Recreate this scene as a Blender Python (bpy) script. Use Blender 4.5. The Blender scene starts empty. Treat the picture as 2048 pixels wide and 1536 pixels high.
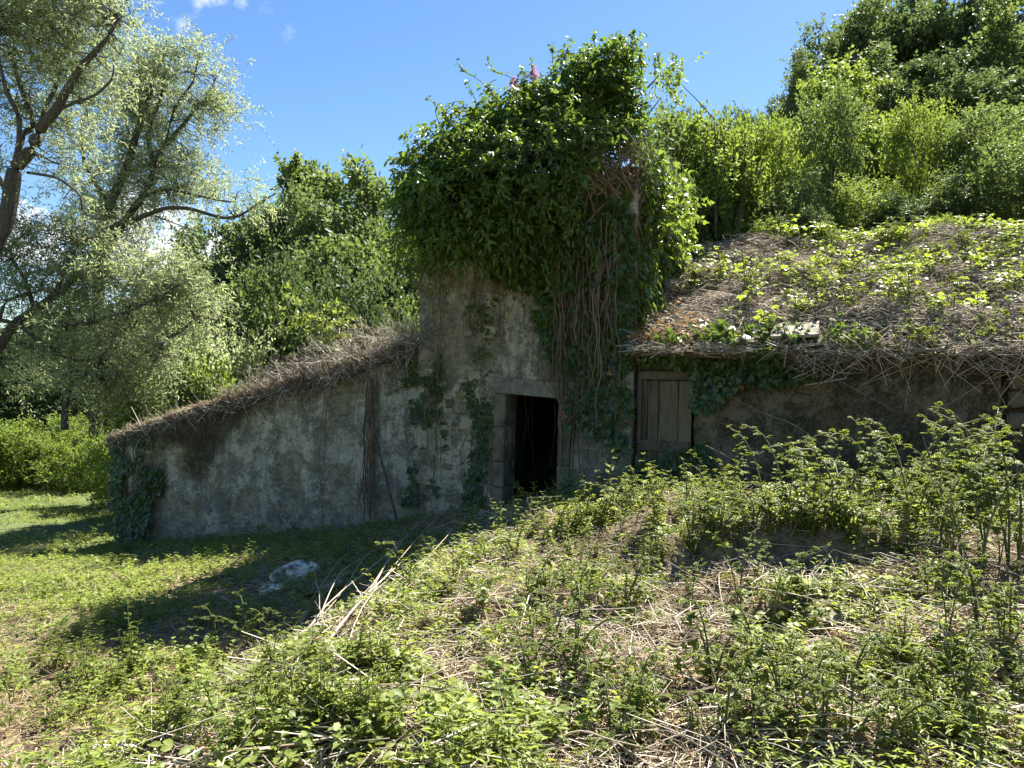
import bpy, math
import numpy as np
from mathutils import Vector, Matrix

S = bpy.context.scene
col = S.collection
R = math.radians
rng = np.random.default_rng(11)

# ------------------------------------------------------------------ camera
F = 1538.0
CAM = np.array([0.0, 0.0, 1.65])
ROLL = R(1.5)
RV = np.array([math.cos(ROLL), 0, math.sin(ROLL)])
UP = np.array([-math.sin(ROLL), 0, math.cos(ROLL)])
FW = np.array([0.0, 1.0, 0.0])
cam = bpy.data.cameras.new('camera')
cam.sensor_width = 36.0
cam.lens = 36.0 * F / 2048.0
cam.clip_start = 0.05
cam.clip_end = 3000
co = bpy.data.objects.new('camera', cam)
col.objects.link(co)
m = Matrix.Identity(4)
for i in range(3):
    m[i][0], m[i][1], m[i][2], m[i][3] = RV[i], UP[i], -FW[i], CAM[i]
co.matrix_world = m
S.camera = co

# ------------------------------------------------------------------ light
SUN_EL, SUN_AZ = R(52), R(34)          # azimuth measured from +Y towards +X
SUN = np.array([math.sin(SUN_AZ) * math.cos(SUN_EL), math.cos(SUN_AZ) * math.cos(SUN_EL), math.sin(SUN_EL)])
sl = bpy.data.lights.new('sun', 'SUN')
sl.energy = 5.0
sl.angle = R(0.53)
sl.color = (1.0, 0.95, 0.86)
so = bpy.data.objects.new('sun', sl)
col.objects.link(so)
so.rotation_euler = Vector(-SUN).to_track_quat('-Z', 'Y').to_euler()
so.location = (20, 40, 60)
S.view_settings.view_transform = 'Standard'
S.view_settings.look = 'None'
S.view_settings.exposure = 1.95
S.view_settings.gamma = 1.0
S.view_settings.use_curve_mapping = False


def ray(px, py):
    return RV * (px - 1024) / F + FW - UP * (py - 768) / F


def at(px, py, Y):
    v = ray(px, py)
    return CAM + v * (Y / v[1])


def world():
    w = bpy.data.worlds.new('World')
    S.world = w
    w.use_nodes = True
    nt = w.node_tree
    nt.nodes.clear()
    N, L = nt.nodes.new, nt.links.new
    out = N('ShaderNodeOutputWorld')
    bg = N('ShaderNodeBackground')
    bg.inputs[1].default_value = 0.05
    sky = N('ShaderNodeTexSky')
    sky.sky_type = 'NISHITA'
    sky.sun_disc = False
    sky.sun_elevation = SUN_EL
    sky.sun_rotation = SUN_AZ
    sky.altitude = 300
    sky.air_density = 1.0
    sky.dust_density = 0.25
    sky.ozone_density = 2.2
    geo = N('ShaderNodeTexCoord')
    nz = N('ShaderNodeTexNoise')
    nz.inputs['Scale'].default_value = 30
    nz.inputs['Detail'].default_value = 7
    nz.inputs['Roughness'].default_value = 0.62
    L(geo.outputs['Generated'], nz.inputs['Vector'])
    total = None
    # fair weather clouds: centre direction, angular size, strength
    for (px, py, sx, sz, k) in [(318, 10, .016, .010, .5), (345, 38, .022, .011, .55), (362, 50, .012, .008, .45), (430, -4, .03, .008, .7),
                                (541, 20, .012, .010, .28), (581, 63, .011, .009, .5), (300, 480, .05, .035, 1.0),
                                (380, 505, .035, .02, 1.0), (30, 480, .06, .03, .9), (300, 530, .05, .03, .8)]:
        d = ray(px, py)
        d = d / np.linalg.norm(d)
        sub = N('ShaderNodeVectorMath'); sub.operation = 'SUBTRACT'
        L(geo.outputs['Generated'], sub.inputs[0]); sub.inputs[1].default_value = d
        mul = N('ShaderNodeVectorMath'); mul.operation = 'MULTIPLY'
        L(sub.outputs[0], mul.inputs[0]); mul.inputs[1].default_value = (1 / sx, 1 / sx, 1 / sz)
        ln = N('ShaderNodeVectorMath'); ln.operation = 'LENGTH'
        L(mul.outputs[0], ln.inputs[0])
        a = N('ShaderNodeMath'); a.operation = 'MULTIPLY_ADD'      # noise*3.2 - len
        L(nz.outputs['Fac'], a.inputs[0]); a.inputs[1].default_value = 7.0
        neg = N('ShaderNodeMath'); neg.operation = 'MULTIPLY'; neg.inputs[1].default_value = -1
        L(ln.outputs['Value'], neg.inputs[0]); L(neg.outputs[0], a.inputs[2])
        mr = N('ShaderNodeMapRange'); mr.interpolation_type = 'SMOOTHSTEP'
        mr.inputs['From Min'].default_value = 2.2 if k < .75 else 2.0
        mr.inputs['From Max'].default_value = 4.6 if k < .75 else 3.2
        mr.inputs['To Max'].default_value = k
        L(a.outputs[0], mr.inputs['Value'])
        if total is None:
            total = mr.outputs[0]
        else:
            mx = N('ShaderNodeMath'); mx.operation = 'MAXIMUM'
            L(total, mx.inputs[0]); L(mr.outputs[0], mx.inputs[1]); total = mx.outputs[0]
    hs = N('ShaderNodeHueSaturation')
    hs.inputs['Hue'].default_value = 0.503
    hs.inputs['Saturation'].default_value = 1.2
    hs.inputs['Value'].default_value = 1.0
    L(sky.outputs[0], hs.inputs['Color'])
    mix = N('ShaderNodeMix'); mix.data_type = 'RGBA'
    L(total, mix.inputs[0]); L(hs.outputs[0], mix.inputs[6]); mix.inputs[7].default_value = (7.5, 7.7, 8.0, 1)
    L(mix.outputs[2], bg.inputs[0])
    L(bg.outputs[0], out.inputs[0])


world()


# ------------------------------------------------------------------ noise
def _h(ix, iy, seed):
    n = (ix.astype(np.int64) * 374761393 + iy.astype(np.int64) * 668265263 + seed * 1274126177) & 0xffffffff
    n = ((n ^ (n >> 13)) * 1274126177) & 0xffffffff
    n = n ^ (n >> 16)
    return (n & 0xffff) / 65535.0


def vnoise(x, y, seed=0):
    x = np.asarray(x, float); y = np.asarray(y, float)
    ix, iy = np.floor(x), np.floor(y)
    fx, fy = x - ix, y - iy
    fx = fx * fx * (3 - 2 * fx); fy = fy * fy * (3 - 2 * fy)
    a, b = _h(ix, iy, seed), _h(ix + 1, iy, seed)
    c, d = _h(ix, iy + 1, seed), _h(ix + 1, iy + 1, seed)
    return (a * (1 - fx) + b * fx) * (1 - fy) + (c * (1 - fx) + d * fx) * fy


def fbm(x, y, octv=4, seed=0):
    s, a, t = 0, 1.0, 0
    for o in range(octv):
        s = s + a * vnoise(np.asarray(x) * 2 ** o, np.asarray(y) * 2 ** o, seed + o * 17)
        t += a; a *= .5
    return s / t


def sm(x, a=0.0, b=1.0):
    t = np.clip((np.asarray(x, float) - a) / (b - a), 0, 1)
    return t * t * (3 - 2 * t)


def nrm(v):
    return v / np.maximum(np.linalg.norm(v, axis=-1, keepdims=True), 1e-9)


# ------------------------------------------------------------------ mesh helpers
def mesh_np(name, V, Fc, mat, tint=None, smooth=False):
    V = np.asarray(V, np.float32).reshape(-1, 3); Fc = np.asarray(Fc, np.int32)
    k = Fc.shape[1]
    me = bpy.data.meshes.new(name)
    me.vertices.add(len(V)); me.vertices.foreach_set('co', V.ravel())
    me.loops.add(Fc.size); me.loops.foreach_set('vertex_index', Fc.ravel())
    me.polygons.add(len(Fc)); me.polygons.foreach_set('loop_start', np.arange(0, Fc.size, k, dtype=np.int32))
    if smooth:
        me.polygons.foreach_set('use_smooth', np.ones(len(Fc), bool))
    me.update(calc_edges=True)
    if tint is not None:
        at_ = me.attributes.new('tint', 'FLOAT', 'POINT')
        at_.data.foreach_set('value', np.asarray(tint, np.float32))
    me.materials.append(mat)
    return me


class MB:
    """collects triangle geometry"""
    def __init__(s):
        s.V, s.F, s.T, s.n = [], [], [], 0

    def add(s, V, Fc, tint=0.5):
        V = np.asarray(V, float).reshape(-1, 3)
        Fc = np.asarray(Fc, int)
        if Fc.shape[1] == 4:
            Fc = np.vstack([Fc[:, [0, 1, 2]], Fc[:, [0, 2, 3]]])
        s.V.append(V); s.F.append(Fc + s.n); s.n += len(V)
        s.T.append(np.broadcast_to(np.asarray(tint, float), (len(V),)))
        return s

    def mesh(s, name, mat, origin=(0, 0, 0), smooth=False):
        return mesh_np(name, np.vstack(s.V) - np.asarray(origin), np.vstack(s.F), mat, np.concatenate(s.T), smooth)


def obj(name, me, parent=None, loc=None, kind=None):
    o = bpy.data.objects.new(name, me)
    col.objects.link(o)
    if parent is not None:
        o.parent = parent
    if loc is not None:
        o.location = loc
    if kind:
        o['kind'] = kind
    return o


def thing(name, label, cat, loc=(0, 0, 0), group=None):
    o = bpy.data.objects.new(name, None)
    o.empty_display_size = .1
    col.objects.link(o)
    o.location = [float(x) for x in loc]
    tag(o, label, cat, group)
    return o


def tag(o, label, cat, group=None):
    o['label'] = label; o['category'] = cat
    if group:
        o['group'] = group


def copy_tree(o, parent=None):
    c = o.copy(); col.objects.link(c)
    if parent is not None:
        c.parent = parent
    for ch in o.children:
        copy_tree(ch, c)
    return c


def frame_of(d):
    d = nrm(d)
    ref = np.where(np.abs(d[..., 2:3]) > .9, np.array([1.0, 0, 0]), np.array([0, 0, 1.0]))
    a = nrm(np.cross(d, ref)); b = np.cross(d, a)
    return a, b


def sticks(mb, P, r, sides=3, tint=.5):
    """P (N,K,3) polylines, r (N,K) radii -> prisms"""
    P = np.asarray(P, float); N, K, _ = P.shape
    r = np.broadcast_to(np.asarray(r, float), (N, K))
    d = np.gradient(P, axis=1)
    a, b = frame_of(d)
    ang = np.arange(sides) * 2 * np.pi / sides
    ring = (a[:, :, None, :] * np.cos(ang)[None, None, :, None] + b[:, :, None, :] * np.sin(ang)[None, None, :, None]) * r[:, :, None, None] + P[:, :, None, :]
    V = ring.reshape(-1, 3)
    base = (np.arange(N) * K * sides)[:, None, None] + (np.arange(K - 1) * sides)[None, :, None]
    i = np.arange(sides)[None, None, :]; j = (np.arange(sides) + 1) % sides
    j = j[None, None, :]
    q = np.stack([base + i, base + j, base + sides + j, base + sides + i], -1).reshape(-1, 4)
    t = np.broadcast_to(np.asarray(tint, float).reshape(-1, 1), (N, K * sides)).ravel() if np.ndim(tint) else tint
    mb.add(V, q, t)


def tube(mb, pts, radii, sides=7, tint=.5, rough=0.0, sub=3):
    """smooth tube through pts"""
    pts = np.asarray(pts, float); radii = np.broadcast_to(np.asarray(radii, float), (len(pts),))
    if sub > 1 and len(pts) > 2:
        n = len(pts); out = []; rr = []
        for i in range(n - 1):
            p0, p1, p2, p3 = pts[max(i - 1, 0)], pts[i], pts[i + 1], pts[min(i + 2, n - 1)]
            for s_ in range(sub):
                t = s_ / sub
                out.append(.5 * ((2 * p1) + (p2 - p0) * t + (2 * p0 - 5 * p1 + 4 * p2 - p3) * t * t + (3 * p1 - p0 - 3 * p2 + p3) * t ** 3))
                rr.append(radii[i] * (1 - t) + radii[i + 1] * t)
        out.append(pts[-1]); rr.append(radii[-1])
        pts, radii = np.array(out), np.array(rr)
    if rough:
        radii = radii * (1 + rough * (rng.random(len(radii)) - .5))
    sticks(mb, pts[None], radii[None], sides, tint)
    return pts, radii


# leaf templates (x along the leaf, y across, z up), triangles
T_SIMPLE = (np.array([[0, 0, 0], [.42, .5, .07], [1, 0, -.08], [.42, -.5, .07]]), np.array([[0, 2, 1], [0, 3, 2]]))
T_OVAL = (np.array([[0, 0, 0], [.5, 0, 0], [1, 0, -.14], [.22, .40, .08], [.6, .42, .05], [.22, -.40, .08], [.6, -.42, .05]]),
          np.array([[0, 1, 3], [1, 4, 3], [1, 2, 4], [0, 5, 1], [1, 5, 6], [1, 6, 2]]))
T_IVY = (np.array([[0, 0, 0], [-.12, .33, .03], [.28, .52, .0], [.42, .25, .05], [1, 0, -.1], [.42, -.25, .05], [.28, -.52, 0], [-.12, -.33, .03]]),
         np.array([[0, 2, 1], [0, 3, 2], [0, 4, 3], [0, 5, 4], [0, 6, 5], [0, 7, 6]]))
T_BLADE = (np.array([[0, .5, 0], [0, -.5, 0], [.55, .35, .10], [.55, -.35, .10], [1, 0, -.05]]), np.array([[0, 1, 2], [1, 3, 2], [2, 3, 4]]))


def serrated():
    up = []
    for i in range(9):
        x = .04 + .9 * i / 8
        w = .5 * math.sin(math.pi * min(1, x) ** .8) ** .8
        up.append((x - (.0 if i % 2 else .035), w * (1.06 if i % 2 else .88), .10 * w + .015 * (i % 2)))
    mid = [(0, 0, 0), (.25, 0, -.01), (.5, 0, -.02), (.75, 0, -.07), (1, 0, -.16)]
    V = mid + up + [(x, -y, z) for x, y, z in up]
    Fc = []
    for side in (0, 1):
        o = 5 + side * 9
        for i in range(8):
            k = min(4, int(round((i + .5) / 8 * 4)))
            Fc.append((k, o + i, o + i + 1))
        for k, i in ((0, 1), (1, 3), (2, 5), (3, 7)):
            Fc.append((k, k + 1, o + i))
        Fc.append((3, 4, o + 8))
    return np.array(V), np.array(Fc)


T_SERR = serrated()


def leaves(mb, P, D, Nn, L, Wd, tmpl, tint):
    P = np.asarray(P, float); n = len(P)
    D = nrm(np.asarray(D, float)); B = nrm(np.cross(Nn, D)); Nz = np.cross(D, B)
    tv, tf = tmpl; k = len(tv)
    L = np.broadcast_to(np.asarray(L, float), (n,)); Wd = np.broadcast_to(np.asarray(Wd, float), (n,))
    V = P[:, None, :] + D[:, None, :] * (tv[None, :, 0:1] * L[:, None, None]) + B[:, None, :] * (tv[None, :, 1:2] * Wd[:, None, None]) \
        + Nz[:, None, :] * (tv[None, :, 2:3] * L[:, None, None])
    Fc = (np.arange(n) * k)[:, None, None] + tf[None]
    mb.add(V, Fc.reshape(-1, 3), np.repeat(np.broadcast_to(np.asarray(tint, float), (n,)), k))


def rn(*s):
    return rng.standard_normal(s)


def sprays(mb, centers, origin, nper, m_, slen, L, ratio, tmpl=T_SIMPLE, spread=.2, outw=1.0, rand=.7, up=.2, droop=.0, ldroop=.0, side=.9, tw=.5, base_t=None, nup=.7):
    """sprays of leaves round the cluster centres: reads as foliage with clumps and gaps"""
    C = np.repeat(np.asarray(centers, float), nper, axis=0); n = len(C)
    st = C + rn(n, 3) * spread
    d = nrm(nrm(st - origin) * outw + rn(n, 3) * rand + np.array([0, 0, up]))
    a, b = frame_of(d)
    ln = slen * (.6 + .8 * rng.random(n))
    ct = rng.random(len(centers)) if base_t is None else base_t
    tt = np.clip(np.repeat(ct, nper) * tw + rng.random(n) * (1 - tw) * .6 + .15, 0, 1)
    t = (np.arange(m_) + .7) / m_
    pos = st[:, None] + d[:, None] * (ln[:, None] * t[None])[..., None] + np.array([0, 0, -1.0]) * (droop * ln[:, None] * t[None] ** 2)[..., None]
    sg = np.where(np.arange(m_) % 2, 1, -1)[None, :, None]
    ph = rng.random((n, 1)) * 6.28 + np.arange(m_)[None] * 2.2
    sd = a[:, None] * np.cos(ph)[..., None] + b[:, None] * np.sin(ph)[..., None]
    ld = d[:, None] * .55 + sd * side + rn(n, m_, 3) * .25 + np.array([0, 0, -ldroop])
    nn = np.array([0, 0, 1.0]) * nup + rn(n, m_, 3) * .55
    Ls = L * (.65 + .7 * rng.random((n, m_)))
    tn = np.clip(tt[:, None] + (rng.random((n, m_)) - .5) * .35, 0, 1)
    leaves(mb, pos.reshape(-1, 3), ld.reshape(-1, 3), nn.reshape(-1, 3), Ls.ravel(), (Ls * ratio).ravel(), tmpl, tn.ravel())
    return st, d, ln


def twig_lines(mb, A, B, r0, r1, sag=.12, sides=3, tint=.5):
    """curved twigs from A to B"""
    A = np.asarray(A, float); B = np.asarray(B, float); n = len(A)
    ln = np.linalg.norm(B - A, axis=1, keepdims=True)
    m1 = A * .66 + B * .34 + rn(n, 3) * ln * sag; m2 = A * .33 + B * .67 + rn(n, 3) * ln * sag
    P = np.stack([A, m1, m2, B], 1)
    r0 = np.broadcast_to(np.asarray(r0, float), (n,)); r1 = np.broadcast_to(np.asarray(r1, float), (n,))
    rr = np.stack([r0, r0 * .66 + r1 * .34, r0 * .33 + r1 * .67, r1], 1)
    sticks(mb, P, rr, sides, tint)


# ------------------------------------------------------------------ materials
def newmat(name):
    mt = bpy.data.materials.new(name)
    mt.use_nodes = True
    nt = mt.node_tree
    nt.nodes.clear()
    return mt, nt, nt.nodes.new, nt.links.new


def c4(c):
    return (c[0], c[1], c[2], 1)


def leaf_mat(name, dark, light, trans, tf=.45, rough=.42, spec=.5, dead=None):
    mt, nt, N, L = newmat(name)
    out = N('ShaderNodeOutputMaterial')
    atn = N('ShaderNodeAttribute'); atn.attribute_name = 'tint'
    oi = N('ShaderNodeObjectInfo')
    ad = N('ShaderNodeMath'); ad.operation = 'MULTIPLY_ADD'; ad.inputs[1].default_value = .3; ad.inputs[2].default_value = -.15
    L(oi.outputs['Random'], ad.inputs[0])
    sm_ = N('ShaderNodeMath'); sm_.operation = 'ADD'; sm_.use_clamp = True
    L(atn.outputs['Fac'], sm_.inputs[0]); L(ad.outputs[0], sm_.inputs[1])
    rp = N('ShaderNodeValToRGB')
    rp.color_ramp.elements[0].color = c4(dark); rp.color_ramp.elements[0].position = .1
    rp.color_ramp.elements[1].color = c4(light); rp.color_ramp.elements[1].position = .85
    if dead:
        e = rp.color_ramp.elements.new(.985); e.color = c4(light)
        e = rp.color_ramp.elements.new(.99); e.color = c4(dead)
    L(sm_.outputs[0], rp.inputs[0])
    p = N('ShaderNodeBsdfPrincipled')
    L(rp.outputs[0], p.inputs['Base Color'])
    p.inputs['Roughness'].default_value = rough
    p.inputs['Specular IOR Level'].default_value = spec
    tr = N('ShaderNodeBsdfTranslucent')
    mx = N('ShaderNodeMix'); mx.data_type = 'RGBA'; mx.blend_type = 'MIX'
    mx.inputs[0].default_value = .65
    L(rp.outputs[0], mx.inputs[6]); mx.inputs[7].default_value = c4(trans)
    L(mx.outputs[2], tr.inputs['Color'])
    ms = N('ShaderNodeMixShader'); ms.inputs[0].default_value = tf
    L(p.outputs[0], ms.inputs[1]); L(tr.outputs[0], ms.inputs[2])
    L(ms.outputs[0], out.inputs[0])
    return mt


def ramp_mat(name, stops, scale=6, detail=6, stretch=(1, 1, 1), rough=.9, bump=.3, bscale=40, tint=0.0, coords='Object', spec=.25):
    """noise driven colour ramp; tint mixes the vertex tint in so pieces differ"""
    mt, nt, N, L = newmat(name)
    out = N('ShaderNodeOutputMaterial'); p = N('ShaderNodeBsdfPrincipled')
    tc = N('ShaderNodeTexCoord'); mp = N('ShaderNodeMapping'); mp.inputs['Scale'].default_value = stretch
    L(tc.outputs[coords], mp.inputs[0])
    nz = N('ShaderNodeTexNoise'); nz.inputs['Scale'].default_value = scale; nz.inputs['Detail'].default_value = detail
    nz.inputs['Roughness'].default_value = .65
    L(mp.outputs[0], nz.inputs['Vector'])
    fac = nz.outputs['Fac']
    if tint:
        atn = N('ShaderNodeAttribute'); atn.attribute_name = 'tint'
        oi = N('ShaderNodeObjectInfo')
        a0 = N('ShaderNodeMath'); a0.operation = 'ADD'
        L(atn.outputs['Fac'], a0.inputs[0])
        a00 = N('ShaderNodeMath'); a00.operation = 'MULTIPLY'; a00.inputs[1].default_value = .35; L(oi.outputs['Random'], a00.inputs[0])
        L(a00.outputs[0], a0.inputs[1])
        a1 = N('ShaderNodeMath'); a1.operation = 'MULTIPLY_ADD'; a1.inputs[1].default_value = tint; a1.inputs[2].default_value = -.6 * tint
        L(a0.outputs[0], a1.inputs[0])
        a2 = N('ShaderNodeMath'); a2.operation = 'ADD'; a2.use_clamp = True
        L(fac, a2.inputs[0]); L(a1.outputs[0], a2.inputs[1]); fac = a2.outputs[0]
    rp = N('ShaderNodeValToRGB')
    els = rp.color_ramp.elements
    els[0].position, els[0].color = stops[0][0], c4(stops[0][1])
    els[1].position, els[1].color = stops[-1][0], c4(stops[-1][1])
    for ps, c in stops[1:-1]:
        e = els.new(ps); e.color = c4(c)
    L(fac, rp.inputs[0]); L(rp.outputs[0], p.inputs['Base Color'])
    p.inputs['Roughness'].default_value = rough
    p.inputs['Specular IOR Level'].default_value = spec
    if bump:
        n2 = N('ShaderNodeTexNoise'); n2.inputs['Scale'].default_value = bscale; n2.inputs['Detail'].default_value = 5
        L(mp.outputs[0], n2.inputs['Vector'])
        bp = N('ShaderNodeBump'); bp.inputs['Strength'].default_value = bump; bp.inputs['Distance'].default_value = .02
        L(n2.outputs['Fac'], bp.inputs['Height']); L(bp.outputs[0], p.inputs['Normal'])
    L(p.outputs[0], out.inputs[0])
    return mt


def plaster_mat(name, light, grey, yellow, stain, stain_amt=.5):
    mt, nt, N, L = newmat(name)
    out = N('ShaderNodeOutputMaterial'); p = N('ShaderNodeBsdfPrincipled')
    tc = N('ShaderNodeTexCoord')

    def noise(scale, stretch, detail=7, ro=.65, off=0):
        mp = N('ShaderNodeMapping'); mp.inputs['Scale'].default_value = stretch; mp.inputs['Location'].default_value = (off, off * .7, off * 1.3)
        L(tc.outputs['Object'], mp.inputs[0])
        nz = N('ShaderNodeTexNoise'); nz.inputs['Scale'].default_value = scale; nz.inputs['Detail'].default_value = detail; nz.inputs['Roughness'].default_value = ro
        L(mp.outputs[0], nz.inputs['Vector'])
        return nz.outputs['Fac']

    def rng_(v, a, b, c=0, d=1):
        mr = N('ShaderNodeMapRange'); mr.inputs['From Min'].default_value = a; mr.inputs['From Max'].default_value = b
        mr.inputs['To Min'].default_value = c; mr.inputs['To Max'].default_value = d
        L(v, mr.inputs['Value']); return mr.outputs[0]

    def mixc(f, a, b):
        mx = N('ShaderNodeMix'); mx.data_type = 'RGBA'
        L(f, mx.inputs[0])
        for sck, v in ((6, a), (7, b)):
            if isinstance(v, tuple):
                mx.inputs[sck].default_value = c4(v)
            else:
                L(v, mx.inputs[sck])
        return mx.outputs[2]
    c = mixc(rng_(noise(2.3, (1, 1, 1), 10, .8), .47, .55), grey, light)
    c = mixc(rng_(noise(1.3, (1, 1, .7), 6, .7, 9), .55, .68, 0, .75), c, yellow)
    c = mixc(rng_(noise(9, (1, 1, 1), 6, .7, 3), .52, .72, 0, .55), c, tuple(x * .55 for x in grey))
    c = mixc(rng_(noise(1.1, (2.6, 2.6, .45), 8, .72, 21), .46, .66, 0, stain_amt), c, stain)
    c = mixc(rng_(noise(26, (1, 1, 1), 6, .8, 5), .50, .62, 0, .5), c, tuple(min(1, x * 1.25) for x in light))
    c = mixc(rng_(noise(30, (1, 1, .6), 6, .8, 15), .52, .62, 0, .65), c, tuple(x * .45 for x in grey))
    c = mixc(rng_(noise(1.5, (5, 5, .25), 6, .7, 33), .56, .70, 0, .35), c, stain)
    def voro(scale, warp):
        nz = N('ShaderNodeTexNoise'); nz.inputs['Scale'].default_value = scale * .8; nz.inputs['Detail'].default_value = 4
        L(tc.outputs['Object'], nz.inputs['Vector'])
        va = N('ShaderNodeVectorMath'); va.operation = 'MULTIPLY_ADD'; va.inputs[1].default_value = (warp, warp, warp)
        L(nz.outputs['Color'], va.inputs[0]); L(tc.outputs['Object'], va.inputs[2])
        vo = N('ShaderNodeTexVoronoi'); vo.feature = 'DISTANCE_TO_EDGE'; vo.inputs['Scale'].default_value = scale
        L(va.outputs[0], vo.inputs['Vector'])
        return vo.outputs['Distance']
    at_ = N('ShaderNodeAttribute'); at_.attribute_name = 'tint'
    rub = mixc(rng_(noise(9, (1, 1, 1.4), 6, .75, 44), .42, .58), tuple(x * .7 for x in grey), yellow)
    c = mixc(rng_(at_.outputs['Fac'], .2, .8, 0, .55), c, rub)
    crack = rng_(voro(.5, .8), .0, .006, .4, 0)
    c = mixc(crack, c, tuple(x * .25 for x in grey))
    L(c, p.inputs['Base Color'])
    p.inputs['Roughness'].default_value = .95
    p.inputs['Specular IOR Level'].default_value = .15
    h = N('ShaderNodeMath'); h.operation = 'MULTIPLY_ADD'; h.inputs[1].default_value = .5
    L(noise(18, (1, 1, 1), 8, .75, 2), h.inputs[0]); L(noise(70, (1, 1, 1), 4, .6, 4), h.inputs[2])
    jm = N('ShaderNodeMath'); jm.operation = 'MULTIPLY'; L(noise(9, (1, 1, 1.4), 6, .75, 44), jm.inputs[0]); L(at_.outputs['Fac'], jm.inputs[1])
    h2 = N('ShaderNodeMath'); h2.operation = 'ADD'; L(h.outputs[0], h2.inputs[0]); L(jm.outputs[0], h2.inputs[1])
    h3 = N('ShaderNodeMath'); h3.operation = 'MULTIPLY_ADD'; h3.inputs[1].default_value = -.8; L(crack, h3.inputs[0]); L(h2.outputs[0], h3.inputs[2])
    h = h3
    bp = N('ShaderNodeBump'); bp.inputs['Strength'].default_value = 1.0; bp.inputs['Distance'].default_value = .05
    L(h.outputs[0], bp.inputs['Height']); L(bp.outputs[0], p.inputs['Normal'])
    L(p.outputs[0], out.inputs[0])
    return mt


M = {}
M['willow'] = leaf_mat('willow_leaf', (.17, .205, .095), (.36, .40, .23), (.42, .50, .20), .54, .45, .5)
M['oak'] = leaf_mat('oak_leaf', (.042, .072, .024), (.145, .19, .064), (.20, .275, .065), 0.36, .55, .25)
M['maple'] = leaf_mat('maple_leaf', (.07, .115, .022), (.17, .225, .042), (.30, .40, .05), 0.46, .55, .25)
M['thicket'] = leaf_mat('thicket_leaf', (.048, .082, .022), (.135, .178, .05), (.23, .315, .065), 0.44, .55, .25)
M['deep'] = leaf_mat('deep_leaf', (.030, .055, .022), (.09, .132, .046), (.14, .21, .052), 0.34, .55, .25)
M['bush'] = leaf_mat('evergreen_leaf', (.034, .068, .014), (.115, .175, .03), (.24, .36, .035), .40, .38, .45)
M['ivy'] = leaf_mat('ivy_leaf', (.034, .065, .014), (.10, .145, .028), (.18, .28, .03), .35, .28, .7, dead=(.30, .12, .03))
M['ivy_light'] = leaf_mat('sun_toned_ivy_leaf', (.055, .10, .025), (.13, .19, .04), (.30, .40, .04), .45, .28, .8, dead=(.32, .14, .04))  # ivy colour lightened to paint the sun on the tower flank
M['bramble'] = leaf_mat('bramble_leaf', (.10, .15, .03), (.24, .29, .065), (.42, .50, .065), .44, .52, .3)
M['nettle'] = leaf_mat('nettle_leaf', (.13, .18, .035), (.28, .33, .075), (.48, .55, .08), .46, .5, .3)
M['sprout'] = leaf_mat('sprout_leaf', (.10, .16, .025), (.20, .26, .035), (.42, .50, .05), .50, .42, .4)
M['hop'] = leaf_mat('yellow_creeper_leaf', (.10, .15, .03), (.19, .24, .045), (.34, .40, .06), .42, .42, .4)
M['herb'] = leaf_mat('herb_leaf', (.12, .165, .03), (.26, .30, .06), (.44, .52, .07), .44, .5, .3)
M['grass'] = leaf_mat('grass_blade', (.12, .17, .03), (.27, .30, .075), (.40, .46, .08), .44, .5, .3)
M['drygrass'] = leaf_mat('dry_leaf', (.20, .12, .05), (.42, .29, .15), (.40, .26, .10), .3, .6, .3)
M['flower'] = leaf_mat('pink_petal', (.45, .13, .20), (.62, .28, .36), (.6, .25, .3), .4, .6, .3)
M['bark'] = ramp_mat('bark', [(.3, (.035, .028, .022)), (.5, (.085, .07, .055)), (.7, (.15, .13, .105))], 9, 8, (3, 3, .6), .95, .9, 14)
M['twig'] = ramp_mat('twig_bark', [(.3, (.05, .038, .028)), (.7, (.15, .12, .09))], 12, 4, (1, 1, 1), .9, 0, tint=.6)
M['cane'] = ramp_mat('dead_cane', [(.2, (.10, .07, .045)), (.5, (.235, .18, .12)), (.8, (.44, .36, .265))], 10, 3, (1, 1, 1), .8, 0, tint=.9)
M['brush'] = ramp_mat('dead_brush', [(.2, (.09, .072, .055)), (.5, (.28, .24, .185)), (.8, (.55, .48, .38))], 10, 3, (1, 1, 1), .85, 0, tint=.9)
M['straw'] = ramp_mat('straw', [(.15, (.06, .042, .024)), (.45, (.22, .16, .09)), (.8, (.48, .385, .24))], 10, 3, (1, 1, 1), .8, 0, tint=1.0)
M['vine'] = ramp_mat('vine_stem', [(.25, (.06, .045, .03)), (.7, (.19, .145, .095))], 10, 3, (1, 1, 1), .9, 0, tint=.6)
M['greenstem'] = ramp_mat('green_stem', [(.3, (.06, .09, .03)), (.7, (.15, .15, .06))], 10, 3, (1, 1, 1), .7, 0, tint=.5)
M['plaster'] = plaster_mat('old_plaster', (.60, .545, .40), (.22, .20, .148), (.44, .37, .19), (.045, .045, .022), .6)
M['plaster_low'] = plaster_mat('old_plaster_low', (.64, .60, .475), (.23, .218, .175), (.44, .38, .22), (.055, .06, .035), .55)
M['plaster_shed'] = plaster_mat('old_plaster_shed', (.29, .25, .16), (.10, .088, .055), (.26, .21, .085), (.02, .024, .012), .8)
M['stone'] = ramp_mat('wall_stone', [(.25, (.10, .085, .05)), (.5, (.23, .195, .105)), (.75, (.36, .32, .21))], 5, 7, (1, 1, 1), .95, .6, 30, tint=.6)
M['lintel'] = ramp_mat('lintel_stone', [(.3, (.10, .09, .068)), (.7, (.25, .225, .17))], 7, 8, (1, 1, 1), .95, .5, 45)
M['jamb'] = ramp_mat('jamb_stone', [(.3, (.06, .052, .033)), (.7, (.19, .165, .11))], 6, 8, (1, 1, 1), .95, .5, 35, tint=.3)
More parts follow.
